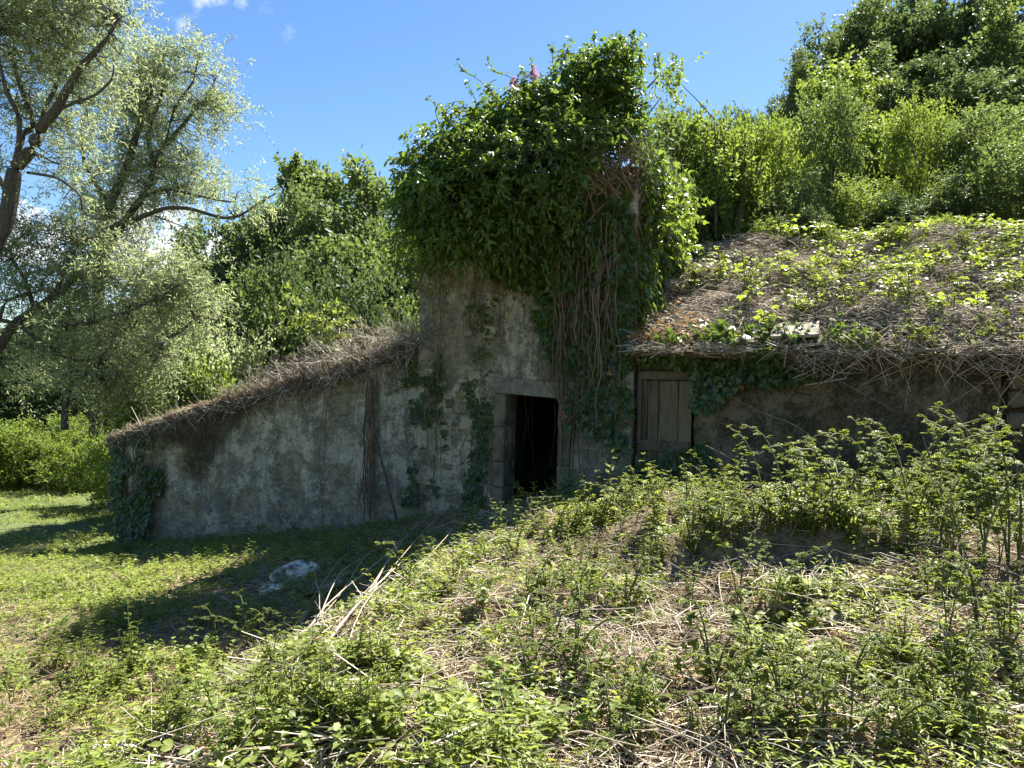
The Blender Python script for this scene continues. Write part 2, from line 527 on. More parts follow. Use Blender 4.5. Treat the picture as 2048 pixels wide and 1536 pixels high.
M['wood'] = ramp_mat('weathered_wood', [(.25, (.028, .022, .013)), (.5, (.08, .065, .04)), (.75, (.165, .138, .085))], 5, 8, (9, 9, .7), .9, .6, 9, tint=.5)
M['wood_dark'] = ramp_mat('dark_wood', [(.25, (.05, .04, .028)), (.75, (.17, .14, .10))], 5, 8, (1, 9, 9), .9, .5, 9)
M['iron'] = ramp_mat('rusty_iron', [(.3, (.03, .022, .017)), (.7, (.10, .06, .035))], 20, 5, rough=.7, bump=.2)
M['rooftile'] = ramp_mat('mossy_roof_tile', [(.3, (.07, .06, .042)), (.5, (.16, .135, .095)), (.7, (.27, .24, .185))], 7, 7, (1, 1, 1), .95, .5, 40, tint=.5)
M['room_shade'] = ramp_mat('room_shade_dark', [(.3, (.012, .010, .008)), (.7, (.04, .034, .028))], 6, 6, rough=1, bump=.4)  # near-black colour painting the shade of the room behind the doorway
M['dark'] = ramp_mat('earth_roof', [(.3, (.05, .038, .024)), (.7, (.14, .105, .068))], 8, 6, rough=1, bump=.4)
M['rock'] = ramp_mat('lichen_rock', [(.40, (.10, .085, .055)), (.47, (.30, .27, .21)), (.53, (.70, .65, .53)), (.7, (.82, .77, .65))], 4.2, 7, (1, 1, 1), .95, .6, 30)
M['mossrock'] = ramp_mat('mossy_rock', [(.35, (.05, .055, .02)), (.55, (.12, .10, .045)), (.72, (.42, .41, .37))], 6, 7, (1, 1, 1), 1, .7, 40)


def soil_mat():
    mt = ramp_mat('soil', [(.28, (.045, .032, .02)), (.42, (.12, .088, .052)), (.55, (.20, .155, .095)), (.72, (.30, .24, .15))], 5, 9, (1, 1, 1), 1, .8, 30, coords='Object')
    nt = mt.node_tree; N, L = nt.nodes.new, nt.links.new
    p = [n for n in nt.nodes if n.type == 'BSDF_PRINCIPLED'][0]
    src = p.inputs['Base Color'].links[0].from_socket
    at_ = N('ShaderNodeAttribute'); at_.attribute_name = 'tint'
    tc = N('ShaderNodeTexCoord'); nz = N('ShaderNodeTexNoise'); nz.inputs['Scale'].default_value = 1.3; nz.inputs['Detail'].default_value = 8
    nz.inputs['Roughness'].default_value = .75
    L(tc.outputs['Object'], nz.inputs['Vector'])
    mm = N('ShaderNodeMath'); mm.operation = 'ADD'; L(at_.outputs['Fac'], mm.inputs[0]); L(nz.outputs['Fac'], mm.inputs[1])
    mr = N('ShaderNodeMapRange'); mr.inputs['From Min'].default_value = .85; mr.inputs['From Max'].default_value = 1.15; mr.inputs['To Max'].default_value = .85
    L(mm.outputs[0], mr.inputs['Value'])
    mx = N('ShaderNodeMix'); mx.data_type = 'RGBA'
    L(mr.outputs[0], mx.inputs[0]); L(src, mx.inputs[6]); mx.inputs[7].default_value = (.075, .11, .03, 1)
    L(mx.outputs[2], p.inputs['Base Color'])
    return mt


M['soil'] = soil_mat()

# ------------------------------------------------------------------ the facade frame: u along the front, w into depth
TH = R(22)
P0 = np.array([0.2, 12.0, 0.0])
T = np.array([math.cos(TH), -math.sin(TH), 0.0])
NO = np.array([-math.sin(TH), -math.cos(TH), 0.0])
ZZ = np.array([0, 0, 1.0])


def fp(u, z, o=0.0):
    """point on the front plane: u along, z up, o metres out of the wall towards the viewer"""
    return P0 + T * u + NO * o + ZZ * z


def fparr(u, z, o):
    return P0 + np.asarray(u)[..., None] * T + np.asarray(z)[..., None] * ZZ + np.asarray(o)[..., None] * NO


def uz(px, py, o=0.0):
    v = ray(px, py)
    q = P0 + NO * o
    k = np.dot(q - CAM, NO) / np.dot(v, NO)
    p = CAM + v * k
    return float(np.dot(p - P0, T)), float(p[2])


UL, _ = uz(237, 1000)
UTL, _ = uz(838, 640)
UTR, _ = uz(1268, 700)
DU0, DZT = uz(1012, 786)
DU1, _ = uz(1116, 900)
UEND = 9.0
DEPTH = 4.3
ZT = 4.75                               # top of the tall wall
ZL0 = uz(250, 890)[1]                    # lean-to eave, low end
ZL1 = uz(838, 712)[1]                    # lean-to eave, high end
ZS = uz(1640, 712)[1]                    # shed eave


def ground_z(x, y, bumps=True):
    x = np.asarray(x, float); y = np.asarray(y, float)
    u = (x - P0[0]) * T[0] + (y - P0[1]) * T[1]
    w = -((x - P0[0]) * NO[0] + (y - P0[1]) * NO[1])
    zf = np.interp(u, [-14, -8.8, -5, -2.2, -1, 0, 1, 2.2, 4, 7, 12], [-1.9, -1.74, -1.25, -.70, -.42, -.22, 0., .12, .2, .35, .5])
    s = sm((w + 9.5) / 9.5)
    xe = -1.55 + .30 * (y - 5.5) + .35 * (vnoise(y * .9, x * .3, 41) - .5)
    kb = sm((x - xe) / 1.7, -.5, .5)
    zn = (-.98 - .02 * np.clip(-x - 3, 0, 12)) * (1 - kb) + .03 * np.clip(x, 0, 6) * kb
    z = zn * (1 - s) + zf * s
    # the overgrown bank in front of the door and the shed
    z = z + .14 * np.exp(-((x - 1.75) / 1.9) ** 2 - ((y - 8.7) / 1.25) ** 2) + .16 * np.exp(-((x - 4.6) / 2.0) ** 2 - ((y - 7.6) / 1.3) ** 2)
    k = sm((x - .2) / .8)
    edge = 6.25 - .12 * x + .25 * vnoise(x * 1.3, y * .2, 5)
    z = z + k * .30 * np.exp(-((x - 2.1) / 1.1) ** 4) * sm((y - edge) / .16) * (1 - sm((y - edge) / 4))
    edge2 = 4.75 + .1 * x + .25 * vnoise(x * 1.7, y * .2, 9)
    z = z + sm((x - 1.2) / .6) * .16 * sm((y - edge2) / .14) * (1 - sm((y - edge2) / 2.5))
    bk = kb * np.exp(-np.clip(y - 9.5, 0, 50) / 1.5)
    z = z + bk * (.30 * (fbm(x * 1.05 + 4, y * 1.05, 3, 45) - .45) + .16 * (fbm(x * 2.6, y * 2.6, 2, 47) - .5))
    # hillside behind
    rise = 3.7 + .33 * np.clip(w - 4.3, 0, 60) + .12 * np.clip(w - 64, 0, 200)
    kk = sm((u + 2.5 + .10 * np.clip(w, 0, 30)) / 7.5)
    kk2 = sm((w - 3.0) / 1.2)
    z = z * (1 - kk2 * kk) + rise * kk * kk2
    far = np.clip(y - 26, 0, 60)
    z = z + far * .10 * (1 - kk)
    if bumps:
        a = np.exp(-np.clip(y - 10, 0, 100) / 8)
        z = z + (fbm(x * 1.1, y * 1.1, 3, 3) - .5) * .16 + (fbm(x * 4, y * 4, 3, 8) - .5) * .09 * a
    return z


def ground_hit(px, py):
    """where the line of sight meets the ground"""
    px = np.atleast_1d(np.asarray(px, float)); py = np.atleast_1d(np.asarray(py, float))
    V = RV[None] * ((px - 1024) / F)[:, None] + FW[None] - UP[None] * ((py - 768) / F)[:, None]
    Y = np.concatenate([np.arange(2.2, 14, .05), np.arange(14, 40, .2)])
    P = CAM + V[:, None, :] * Y[None, :, None]
    below = P[..., 2] < ground_z(P[..., 0], P[..., 1])
    i = np.where(below.any(1), below.argmax(1), len(Y) - 1)
    return P[np.arange(len(px)), i]


def build_ground():
    def lines(lo, hi, step, far0, far1):
        a = list(np.arange(lo, hi, step)); s = step; x = hi
        while x < far1:
            a.append(x); s *= 1.18; x += s
        a.append(far1); s = step; x = lo - step
        b = []
        while x > far0:
            b.append(x); s *= 1.18; x -= s
        b.append(far0)
        return np.array(b[::-1] + a)
    xs = lines(-10, 9, .1, -400, 400); ys = lines(1.5, 17, .1, -60, 600)
    X, Y = np.meshgrid(xs, ys, indexing='ij')
    Z = ground_z(X, Y)
    V = np.stack([X, Y, Z], -1).reshape(-1, 3)
    nx, ny = len(xs), len(ys)
    i, j = np.meshgrid(np.arange(nx - 1), np.arange(ny - 1), indexing='ij')
    a = (i * ny + j).ravel()
    Fc = np.stack([a, a + ny, a + ny + 1, a + 1], 1)
    green = .30 + .35 * sm((-X.ravel() - 3.0) / 4) + .35 * sm((Y.ravel() - 14) / 6)
    obj('ground', mesh_np('ground', V, Fc, M['soil'], green, True), kind='structure')


build_ground()


# ------------------------------------------------------------------ walls
def grid_lines(a, b, step, extra=()):
    g = list(np.arange(a, b, step)) + [b]
    for e in extra:
        g = [x for x in g if abs(x - e) > step * .45] + [e]
    return np.array(sorted(g))


def wall_mesh(name, mat, org, t, n, u0, u1, z0, ztop, thick=.45, step=.05, hole=None, relief=.03, origin=None, seed=0, batter=0.0):
    """rough wall slab with worked relief on its face, real openings and thickness"""
    us = grid_lines(u0, u1, step, hole[:2] if hole else ())
    zt = ztop if callable(ztop) else (lambda u: np.full_like(u, ztop))
    hmax = float(np.max(zt(us)))
    vs = grid_lines(z0, hmax, step, (hole[3],) if hole else ())
    U, Zg = np.meshgrid(us, vs, indexing='ij')
    top = zt(us)[:, None]
    Zc = z0 + (Zg - z0) * ((top - z0) / (hmax - z0)) if callable(ztop) else Zg
    rel = (fbm(U * 1.2 + seed, Zc * 1.2, 4, seed) - .5) * 2 * relief + (fbm(U * 7, Zc * 7, 3, seed + 5) - .5) * relief * .9
    lost = sm(fbm(U * .9 + 3, Zc * .9, 5, seed + 9), .545, .56)          # plaster fallen off
    rel = rel - lost * relief * 1.3 + lost * (fbm(U * 5, Zc * 5, 2, seed + 2) - .5) * relief * 1.6
    rel = rel + batter * np.clip(1 - (Zc - z0) / 2.5, 0, 1)
    nu, nv = len(us), len(vs)
    front = org + U[..., None] * t + Zc[..., None] * ZZ + rel[..., None] * n
    back = org + U[..., None] * t + Zc[..., None] * ZZ - thick * n
    V = np.concatenate([front.reshape(-1, 3), back.reshape(-1, 3)])
    mask = np.ones((nu - 1, nv - 1), bool)
    if hole:
        uc = (us[:-1] + us[1:]) / 2; vc = (vs[:-1] + vs[1:]) / 2
        mask[((uc > hole[0]) & (uc < hole[1]))[:, None] & ((vc > hole[2]) & (vc < hole[3]))[None]] = False
    K = nu * nv
    ii, jj = np.nonzero(mask)
    a = ii * nv + jj
    Fs = [np.stack([a, a + nv, a + nv + 1, a + 1], 1), np.stack([a + K, a + 1 + K, a + nv + 1 + K, a + nv + K], 1)]
    pad = np.pad(mask, 1)
    for di, dj, e in ((-1, 0, (0, 1)), (1, 0, (nv + 1, nv)), (0, -1, (nv, 0)), (0, 1, (1, nv + 1))):
        nb = pad[1 + di:1 + di + nu - 1, 1 + dj:1 + dj + nv - 1]
        bi, bj = np.nonzero(mask & ~nb)
        b = bi * nv + bj
        Fs.append(np.stack([b + e[0], b + e[1], b + e[1] + K, b + e[0] + K], 1))
    o = org if origin is None else origin
    me = mesh_np(name, V - o, np.vstack(Fs), mat, np.concatenate([lost.ravel(), np.zeros(K)]), False)
    me.polygons.foreach_set('use_smooth', np.ones(len(me.polygons), bool))
    me.set_sharp_from_angle(angle=R(50))
    return me


def box_mesh(name, mat, c, ax, half, bev=.012, jit=.0, origin=(0, 0, 0), seg=2, tint=.5):
    """box with softened, slightly uneven edges; ax rows are its axes"""
    import bmesh
    bm = bmesh.new()
    bmesh.ops.create_cube(bm, size=2)
    for v in bm.verts:
        for k in range(3):
            v.co[k] *= half[k]
    if bev:
        bmesh.ops.bevel(bm, geom=bm.edges[:], offset=bev, segments=seg, affect='EDGES', profile=.6)
    if jit:
        bmesh.ops.subdivide_edges(bm, edges=[e for e in bm.edges if e.calc_length() > .12], cuts=4, use_grid_fill=True)
        for v in bm.verts:
            v.co += Vector(rn(3) * jit)
    bmesh.ops.triangulate(bm, faces=bm.faces[:])
    V = np.array([v.co[:] for v in bm.verts]); Fc = np.array([[v.index for v in f.verts] for f in bm.faces])
    bm.free()
    V = V @ np.asarray(ax) + np.asarray(c) - np.asarray(origin)
    return mesh_np(name, V, Fc, mat, np.full(len(V), tint))


AX = np.array([T, -NO, ZZ])


def stone_variants(n=6):
    out = []
    for s in range(n):
        g = np.linspace(-1, 1, 4)
        V = []; Fc = []; idx = {}

        def vid(p):
            k = tuple(np.round(p, 4))
            if k not in idx:
                idx[k] = len(V); V.append(p)
            return idx[k]
        for ax in range(3):
            for sg in (-1, 1):
                for i in range(3):
                    for j in range(3):
                        q = []
                        for (a, b) in ((i, j), (i + 1, j), (i + 1, j + 1), (i, j + 1)):
                            p = np.zeros(3); p[ax] = sg; p[(ax + 1) % 3] = g[a]; p[(ax + 2) % 3] = g[b]; q.append(vid(p))
                        if sg < 0:
                            q = q[::-1]
                        Fc.append(q[:])
        V = np.array(V)
        sp = nrm(V)
        V = V * .62 + sp * .42 + rn(len(V), 3) * .11
        Fc = np.array(Fc)
        t3 = np.vstack([Fc[:, [0, 1, 2]], Fc[:, [0, 2, 3]]])
        out.append(mesh_np('stone', V, t3, M['stone'], np.full(len(V), rng.random()), True))
    return out


STONES = stone_variants()
M['stone_dim'] = ramp_mat('dark_wall_stone', [(.25, (.035, .03, .018)), (.5, (.10, .085, .048)), (.75, (.18, .155, .10))], 5, 7, (1, 1, 1), .95, .6, 30, tint=.6)  # darker tone of the wall stone, for the shed


def put_stone(parent, base, u, z, o, hu, hz, ho, rot=0.0):
    s = obj('stone', STONES[rng.integers(len(STONES))], parent)
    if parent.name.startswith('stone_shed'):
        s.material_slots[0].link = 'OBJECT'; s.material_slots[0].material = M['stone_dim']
    A = Matrix.Identity(4)
    for i in range(3):
        A[i][0], A[i][1], A[i][2] = T[i], NO[i], ZZ[i]
    s.matrix_local = Matrix.Translation(Vector(fp(u, z, o) - base)) @ A @ Matrix.Rotation(rot, 4, 'Y') @ Matrix.Diagonal((hu, ho, hz, 1))
    return s


HB = fp(0, ground_z(*fp(0, 0)[:2]) if False else -.25)
house = thing('stone_house', 'overgrown two storey stone house with crumbling plaster, dark open doorway and low lean-to', 'house', HB)
obj('wall', wall_mesh('front_wall', M['plaster'], P0, T, NO, UTL, UTR, -1.3, ZT, .45, .05, (DU0, DU1, -2, DZT), .035, HB, 1), house)
SIDE_O = P0 + T * UTR
obj('wall', wall_mesh('right_wall', M['plaster'], SIDE_O, -NO, T, .41, DEPTH, -.6, ZT + .004, .45, .06, None, .05, HB, 4), house)
LEFT_O = P0 + T * UTL
obj('wall', wall_mesh('left_wall', M['plaster'], LEFT_O, NO * -1, -T, .41, DEPTH, -1.3, ZT + .004, .45, .08, None, .03, HB, 6), house)
obj('wall', wall_mesh('back_wall', M['room_shade'], P0 - NO * DEPTH, T, -NO, UTL, UTR, -1.3, ZT, .45, .15, None, .03, HB, 7), house)  # shade of the unlit room put into the wall colour
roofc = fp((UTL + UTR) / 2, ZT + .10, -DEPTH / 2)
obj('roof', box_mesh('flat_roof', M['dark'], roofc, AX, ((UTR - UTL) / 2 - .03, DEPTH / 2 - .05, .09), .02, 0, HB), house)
obj('floor', box_mesh('earth_floor', M['room_shade'], fp((UTL + UTR) / 2, -.42, -DEPTH / 2), AX, ((UTR - UTL) / 2 - .5, DEPTH / 2 - .5, .06), 0, 0, HB), house)


def lean_top(u):
    t = np.clip((u - UL) / (UTL - UL), 0, 1)
    return ZL0 + (ZL1 - ZL0) * (t ** .92) + .05 * np.sin(t * 7)


obj('lean_to_wall', wall_mesh('lean_to_wall', M['plaster_low'], P0 - NO * .03, T, NO, UL, UTL - .004, -2.3, lambda u: lean_top(u), .45, .05, None, .035, HB, 12, .0), house)
obj('lean_to_wall', wall_mesh('lean_to_end_wall', M['plaster_low'], P0 + T * UL - NO * .03, -NO, -T, .42, DEPTH - .2, -2.3, ZL0 - .02, .45, .1, None, .03, HB, 14), house)
obj('lean_to_wall', wall_mesh('lean_to_back_wall', M['plaster_low'], P0 - NO * (DEPTH - .2), T, -NO, UL, UTL - .5, -2.3, lambda u: lean_top(u) - .02, .4, .15, None, .03, HB, 15), house)


def lean_roof():
    us = np.linspace(UL - .12, UTL - .01, 40); os_ = np.linspace(.20, -DEPTH, 26)
    U, O = np.meshgrid(us, os_, indexing='ij')
    zt = lean_top(us)[:, None] + .02 + .05 * (fbm(U * 2, O * 2, 3, 31) - .3)
    top = fparr(U, zt + .10, O); bot = fparr(U, np.broadcast_to(lean_top(us)[:, None], U.shape) + .006, O)
    nu, nv = U.shape; K = nu * nv
    i, j = np.meshgrid(np.arange(nu - 1), np.arange(nv - 1), indexing='ij'); a = (i * nv + j).ravel()
    Fs = [np.stack([a, a + 1, a + nv + 1, a + nv], 1), np.stack([a + K, a + nv + K, a + nv + 1 + K, a + 1 + K], 1)]
    e = np.concatenate([np.arange(nv - 1), ]); Fs.append(np.stack([e, e + K, e + 1 + K, e + 1], 1))
    e = (nu - 1) * nv + np.arange(nv - 1); Fs.append(np.stack([e, e + 1, e + 1 + K, e + K], 1))
    e = np.arange(nu - 1) * nv; Fs.append(np.stack([e, e + nv, e + nv + K, e + K], 1))
    e = np.arange(nu - 1) * nv + nv - 1; Fs.append(np.stack([e, e + K, e + nv + K, e + nv], 1))
    return mesh_np('lean_to_roof', np.concatenate([top.reshape(-1, 3), bot.reshape(-1, 3)]) - HB, np.vstack(Fs), M['dark'])


obj('lean_to_roof', lean_roof(), house)

# doorway: lintel and dressed jamb blocks
lu0, lz0 = uz(979, 785); lu1, lz1 = uz(1128, 797)
la = math.atan2(uz(1120, 796)[1] - uz(985, 783)[1], uz(1120, 796)[0] - uz(985, 783)[0])
lt = T * math.cos(la) + ZZ * math.sin(la); lz = -T * math.sin(la) + ZZ * math.cos(la)
lh = .125
lc = fp((lu0 + lu1) / 2, (lz0 + lz1) / 2 + lh - .0, -.19)
obj('lintel', box_mesh('lintel', M['lintel'], lc, np.array([lt, -NO, lz]), ((lu1 - lu0) / 2, .24, lh), .014, .003, HB), house)
z = -.6
for i, h in enumerate((.62, .40, .55, .52)):
    h = min(h, DZT - .01 - z) if i == 3 else h
    obj('door_jamb', box_mesh('door_jamb', M['jamb'], fp(DU0 - .10 + .01 * (i % 2), z + h / 2, -.185), AX, (.10, .225, h / 2 - .004), .02, .006, HB, tint=rng.random()), house)
    obj('door_jamb', box_mesh('door_jamb', M['jamb'], fp(DU1 + .10, z + h / 2, -.19), AX, (.10, .225, h / 2 - .006), .012, .002, HB, tint=rng.random()), house)
    z += h
# bare masonry showing through the plaster
for (x0, x1, y0, y1, n, s) in [(925, 985, 745, 770, 9, .07), (922, 962, 775, 920, 16, .085), (930, 990, 600, 690, 9, .075), (1000, 1120, 520, 640, 18, .085),
                               (840, 870, 470, 600, 9, .09), (1020, 1060, 600, 690, 6, .07), (870, 930, 760, 800, 6, .06), (1130, 1255, 470, 900, 22, .085), (890, 960, 490, 560, 7, .075), (850, 900, 800, 960, 8, .07)]:
    for k in range(n):
        u_, z_ = uz(rng.uniform(x0, x1), rng.uniform(y0, y1))
        if DU0 - .24 < u_ < DU1 + .24 and z_ < DZT + .3:
            continue
        put_stone(house, HB, u_, z_, -.032, s * rng.uniform(.7, 1.5), s * rng.uniform(.55, 1.0), .05, rng.uniform(-.25, .25))

# ------------------------------------------------------------------ the shed
SB = fp(UTR + 2.5, .1)
shed = thing('stone_shed', 'low stone shed beside the tower, plank door at its corner, roof buried in dead brambles', 'shed', SB)
SU0 = UTR + .03
hd0, hdz = uz(1276, 741); hd1, hdb = uz(1384, 905)
PL_END = uz(2004, 800)[0]
SO = P0 - NO * .06
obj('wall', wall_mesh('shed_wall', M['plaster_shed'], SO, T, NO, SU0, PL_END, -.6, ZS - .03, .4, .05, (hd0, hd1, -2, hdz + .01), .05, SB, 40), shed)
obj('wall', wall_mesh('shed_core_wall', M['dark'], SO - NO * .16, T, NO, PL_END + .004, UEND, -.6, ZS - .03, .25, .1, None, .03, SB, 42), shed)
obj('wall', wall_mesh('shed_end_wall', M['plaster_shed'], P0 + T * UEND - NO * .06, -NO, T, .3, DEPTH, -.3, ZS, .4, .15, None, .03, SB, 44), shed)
z = -.2
while z < ZS - .1:
    u = PL_END + .07; hz = rng.uniform(.08, .15)
    while u < UEND - .3:
        hu = rng.uniform(.10, .24)
        put_stone(shed, SB, u + hu, z + hz + rng.uniform(-.03, .03), -.17 + rng.uniform(-.05, .04), hu * rng.uniform(.8, 1), hz * rng.uniform(.75, 1), .13, rng.uniform(-.08, .08))
        u += hu * 2
    z += hz * 2
for (x0, x1, y0, y1, n, s) in [(1690, 1800, 730, 800, 5, .10), (1390, 1480, 770, 880, 8, .09), (1540, 1640, 790, 860, 6, .08), (1590, 1640, 750, 770, 3, .09), (1880, 1990, 760, 920, 8, .11)]:
    for k in range(n):
        u_, z_ = uz(rng.uniform(x0, x1), rng.uniform(y0, y1))
        put_stone(shed, SB, u_, z_, -.105, s * rng.uniform(.8, 1.5), s * rng.uniform(.6, 1.0), .05, rng.uniform(-.2, .2))
SLOPE = .46


def shed_roof():
    us = np.linspace(SU0 + .01, UEND + .2, 60); os_ = np.linspace(.26, -DEPTH - .3, 34)
    U, O = np.meshgrid(us, os_, indexing='ij')
    zt = ZS + SLOPE * (.26 - O) * .97 + .10 * (fbm(U * 1.4, O * 1.4, 3, 51) - .5)
    top = fparr(U, zt + .06, O); bot = fparr(U, zt - .05, O)
    nu, nv = U.shape; K = nu * nv
    i, j = np.meshgrid(np.arange(nu - 1), np.arange(nv - 1), indexing='ij'); a = (i * nv + j).ravel()
    Fs = [np.stack([a, a + 1, a + nv + 1, a + nv], 1), np.stack([a + K, a + nv + K, a + nv + 1 + K, a + 1 + K], 1)]
    e = np.arange(nv - 1); Fs.append(np.stack([e, e + K, e + 1 + K, e + 1], 1))
    e = (nu - 1) * nv + np.arange(nv - 1); Fs.append(np.stack([e, e + 1, e + 1 + K, e + K], 1))
    e = np.arange(nu - 1) * nv; Fs.append(np.stack([e, e + nv, e + nv + K, e + K], 1))
    return mesh_np('shed_roof', np.concatenate([top.reshape(-1, 3), bot.reshape(-1, 3)]) - SB, np.vstack(Fs), M['dark'])


def roof_top(u, o):
    return ZS + SLOPE * (.26 - o) * .97 + .06


def mat_h(u, o):
    o = np.asarray(o, float); up = .10 + .90 * sm(-o, -.35, .55)
    return roof_top(u, o) + (-.12 + .62 * fbm(np.asarray(u) * 1.3, o * 1.3, 4, 61)) * up + .10 * sm(u, UTR + 2.5, UTR + 4.5) * np.exp(-((o + .2) / .5) ** 2)


sroof = obj('roof', shed_roof(), shed)


def barrel(name, wd, ln, h, th=.014):
    n = 9; k = 4
    a = np.linspace(0, np.pi, n)
    V = []
    for r_ in (1, 0):
        for j in range(k):
            y = ln * j / (k - 1); tp = 1 - .15 * j / (k - 1)
            for q in a:
                V.append((-math.cos(q) * (wd / 2 - (0 if r_ else th)) * tp, y, math.sin(q) * (h - (0 if r_ else th)) * tp))
    V = np.array(V); K = n * k; Fs = []
    for j in range(k - 1):
        for i in range(n - 1):
            b = j * n + i
            Fs += [(b, b + 1, b + n + 1, b + n), (b + K, b + n + K, b + n + 1 + K, b + 1 + K)]
    for i in range(n - 1):
        Fs += [(i, i + K, i + 1 + K, i + 1)]
        b = (k - 1) * n + i; Fs += [(b, b + 1, b + 1 + K, b + K)]
    for j in range(k - 1):
        b = j * n; Fs += [(b, b + n, b + n + K, b + K)]; b = j * n + n - 1; Fs += [(b, b + K, b + n + K, b + n)]
    return mesh_np(name, V, np.array(Fs), M['rooftile'], np.full(len(V), rng.random()), False)


TILES = [barrel('roof_tile', .30, .5, .10), barrel('roof_tile', .27, .46, .09), barrel('wide_roof_tile', .62, .7, .17)]
A0 = Matrix.Identity(4)
for i in range(3):
    A0[i][0], A0[i][1], A0[i][2] = T[i], -NO[i], ZZ[i]


def put_tile(u, o, z, me, rz=0., tilt=math.atan(SLOPE), roll=0.):
    t_ = obj('roof_tile', me, sroof)
    t_.matrix_local = Matrix.Translation(Vector(fp(u, z, o) - SB)) @ A0 @ Matrix.Rotation(rz, 4, 'Z') @ Matrix.Rotation(tilt, 4, 'X') @ Matrix.Rotation(roll, 4, 'Y')


tu = uz(1640, 695)[0]
put_tile(tu, .36, ZS - .02, TILES[2], .06)
for k, u_ in enumerate(np.arange(SU0 + .25, UEND - .2, .31)):
    if abs(u_ - tu) < .5 or k % 3 == 1 or k > 14:
        continue
    put_tile(u_ + rng.uniform(-.04, .04), .33 + rng.uniform(-.08, .05), ZS - .03 + rng.uniform(-.02, .02), TILES[k % 2], rng.uniform(-.12, .12), math.atan(SLOPE) + rng.uniform(-.1, .05), rng.uniform(-.12, .12))
for (px, py, wx) in ((1440, 682, .34), (1520, 672, .40), (1590, 660, .30), (1600, 676, .26), (1560, 690, .22)):
    u_, z_ = uz(px, py, .2)
    ax = np.array([T * math.cos(.05) + ZZ * .06, -NO * .92 + ZZ * .4, ZZ * .92 + NO * .4])
    obj('roof_slab', box_mesh('roof_slab', M['rooftile'], fp(u_, z_, .18), ax, (wx, .26, .022), .008, .004, SB, tint=rng.random()), sroof)

# plank door at the corner
door = obj('door', box_mesh('door_frame', M['wood_dark'], fp((hd0 + hd1) / 2, hdz - .065, -.10), AX, ((hd1 - hd0) / 2 - .012, .06, .062), .006, .002, SB), shed)
zb, ztp = -.45, hdz - .14
pw = (hd1 - hd0 - .06)
pu = hd0 + .03
for k, f in enumerate((.13, .22, .39, .26)):
    w_ = pw * f
    off = rng.uniform(-.008, .008)
    obj('plank', box_mesh('plank', M['wood'], fp(pu + w_ / 2, (zb + ztp) / 2, -.13 + off), AX, (w_ / 2 - .006, .016, (ztp - zb) / 2), .004, .002, SB, tint=rng.random()), door)
    pu += w_
rz_ = uz(1330, 892, -.1)[1]
obj('rail', box_mesh('rail', M['wood_dark'], fp((hd0 + hd1) / 2 - .02, rz_, -.085), AX, ((hd1 - hd0) / 2 - .04, .022, .075), .006, .002, SB), door)
rb = MB(); ru, rzz = uz(1328, 890, -.05)
an = np.linspace(0, 2 * np.pi, 17)
ringp = np.array([fp(ru + .05 * math.sin(q), rzz + .055 * math.cos(q), -.05) for q in an])
sticks(rb, ringp[None], np.full((1, 17), .006), 6)
obj('ring_handle', rb.mesh('ring_handle', M['iron'], SB, True), door)
jb = box_mesh('door_post', M['wood_dark'], fp(hd0 + .018, (zb + hdz) / 2, -.12), AX, (.03, .07, (hdz - zb) / 2 - .002), .006, .003, SB)
obj('door_post', jb, shed)

# ------------------------------------------------------------------ trees
def nearest(nodes, Q):
    d = ((Q[:, None, :] - nodes[None]) ** 2).sum(-1)
    return nodes[d.argmin(1)]


def blob_points(blobs, n, shell=.55):
    r3 = np.array([np.prod(b[1]) for b in blobs]) ** (2 / 3.)
    k = rng.choice(len(blobs), n, p=r3 / r3.sum())
    d = nrm(rn(n, 3)); shell = shell - .15 * rng.random((n, 1)); rr = 1.25 * rng.random((n, 1)) ** 3 * .3 + shell + (1 - shell) * rng.random((n, 1))
    return np.array([b[0] for b in blobs])[k] + d * rr * np.array([b[1] for b in blobs])[k], k


def traced_willow(label, Y, branches, blobs, base_pt, ncl=420, seedtint=.5):
    """willow with its limbs where they stand and leaf sprays hanging round their ends"""
    t = thing('willow_tree', label, 'tree', base_pt)
    tb = MB(); nodes = []
    for pts, r0, r1 in branches:
        r0 *= .66
        P = np.array([at(x, y, Y + dy) for x, y, dy in pts])
        q, _ = tube(tb, P, np.linspace(r0, r1, len(P)), 8, .5, .06)
        nodes.append(q[len(q) // 4:])
    nodes = np.vstack(nodes)
    B = [(at(x, y, Y + dy), np.array([r, r * .9, r]) / F * Y) for x, y, r, dy in blobs]
    C, k = blob_points(B, ncl, .25)
    near = nearest(nodes, C)
    twig_lines(tb, near, C, .018, .006, .16)
    obj('trunk', tb.mesh('willow_trunk', M['bark'], base_pt, True), t)
    lb = MB()
    org = np.array([b[0] for b in B])[k] - np.array([0, 0, .8])
    C2 = np.repeat(C, 1, axis=0)
    # finer twigs, then leaves along them
    st, d, ln = sprays(lb, C2, org.repeat(8, axis=0), 8, 12, .60, .11, .24, T_SIMPLE, .20, .6, .9, .1, .35, .25, .7, .55, nup=.35)
    wb = MB(); twig_lines(wb, st[::2], (st + d * ln[:, None] - np.array([0, 0, .3]) * ln[:, None])[::2], .004, .002, .04)
    obj('twigs', wb.mesh('willow_twigs', M['twig'], base_pt, True), t)['kind'] = 'stuff'
    obj('crown', lb.mesh('willow_crown', M['willow'], base_pt), t)
    return t


def gpos(px, Y):
    p = at(px, 768, Y)
    return np.array([p[0], p[1], float(ground_z(p[0], p[1]))])


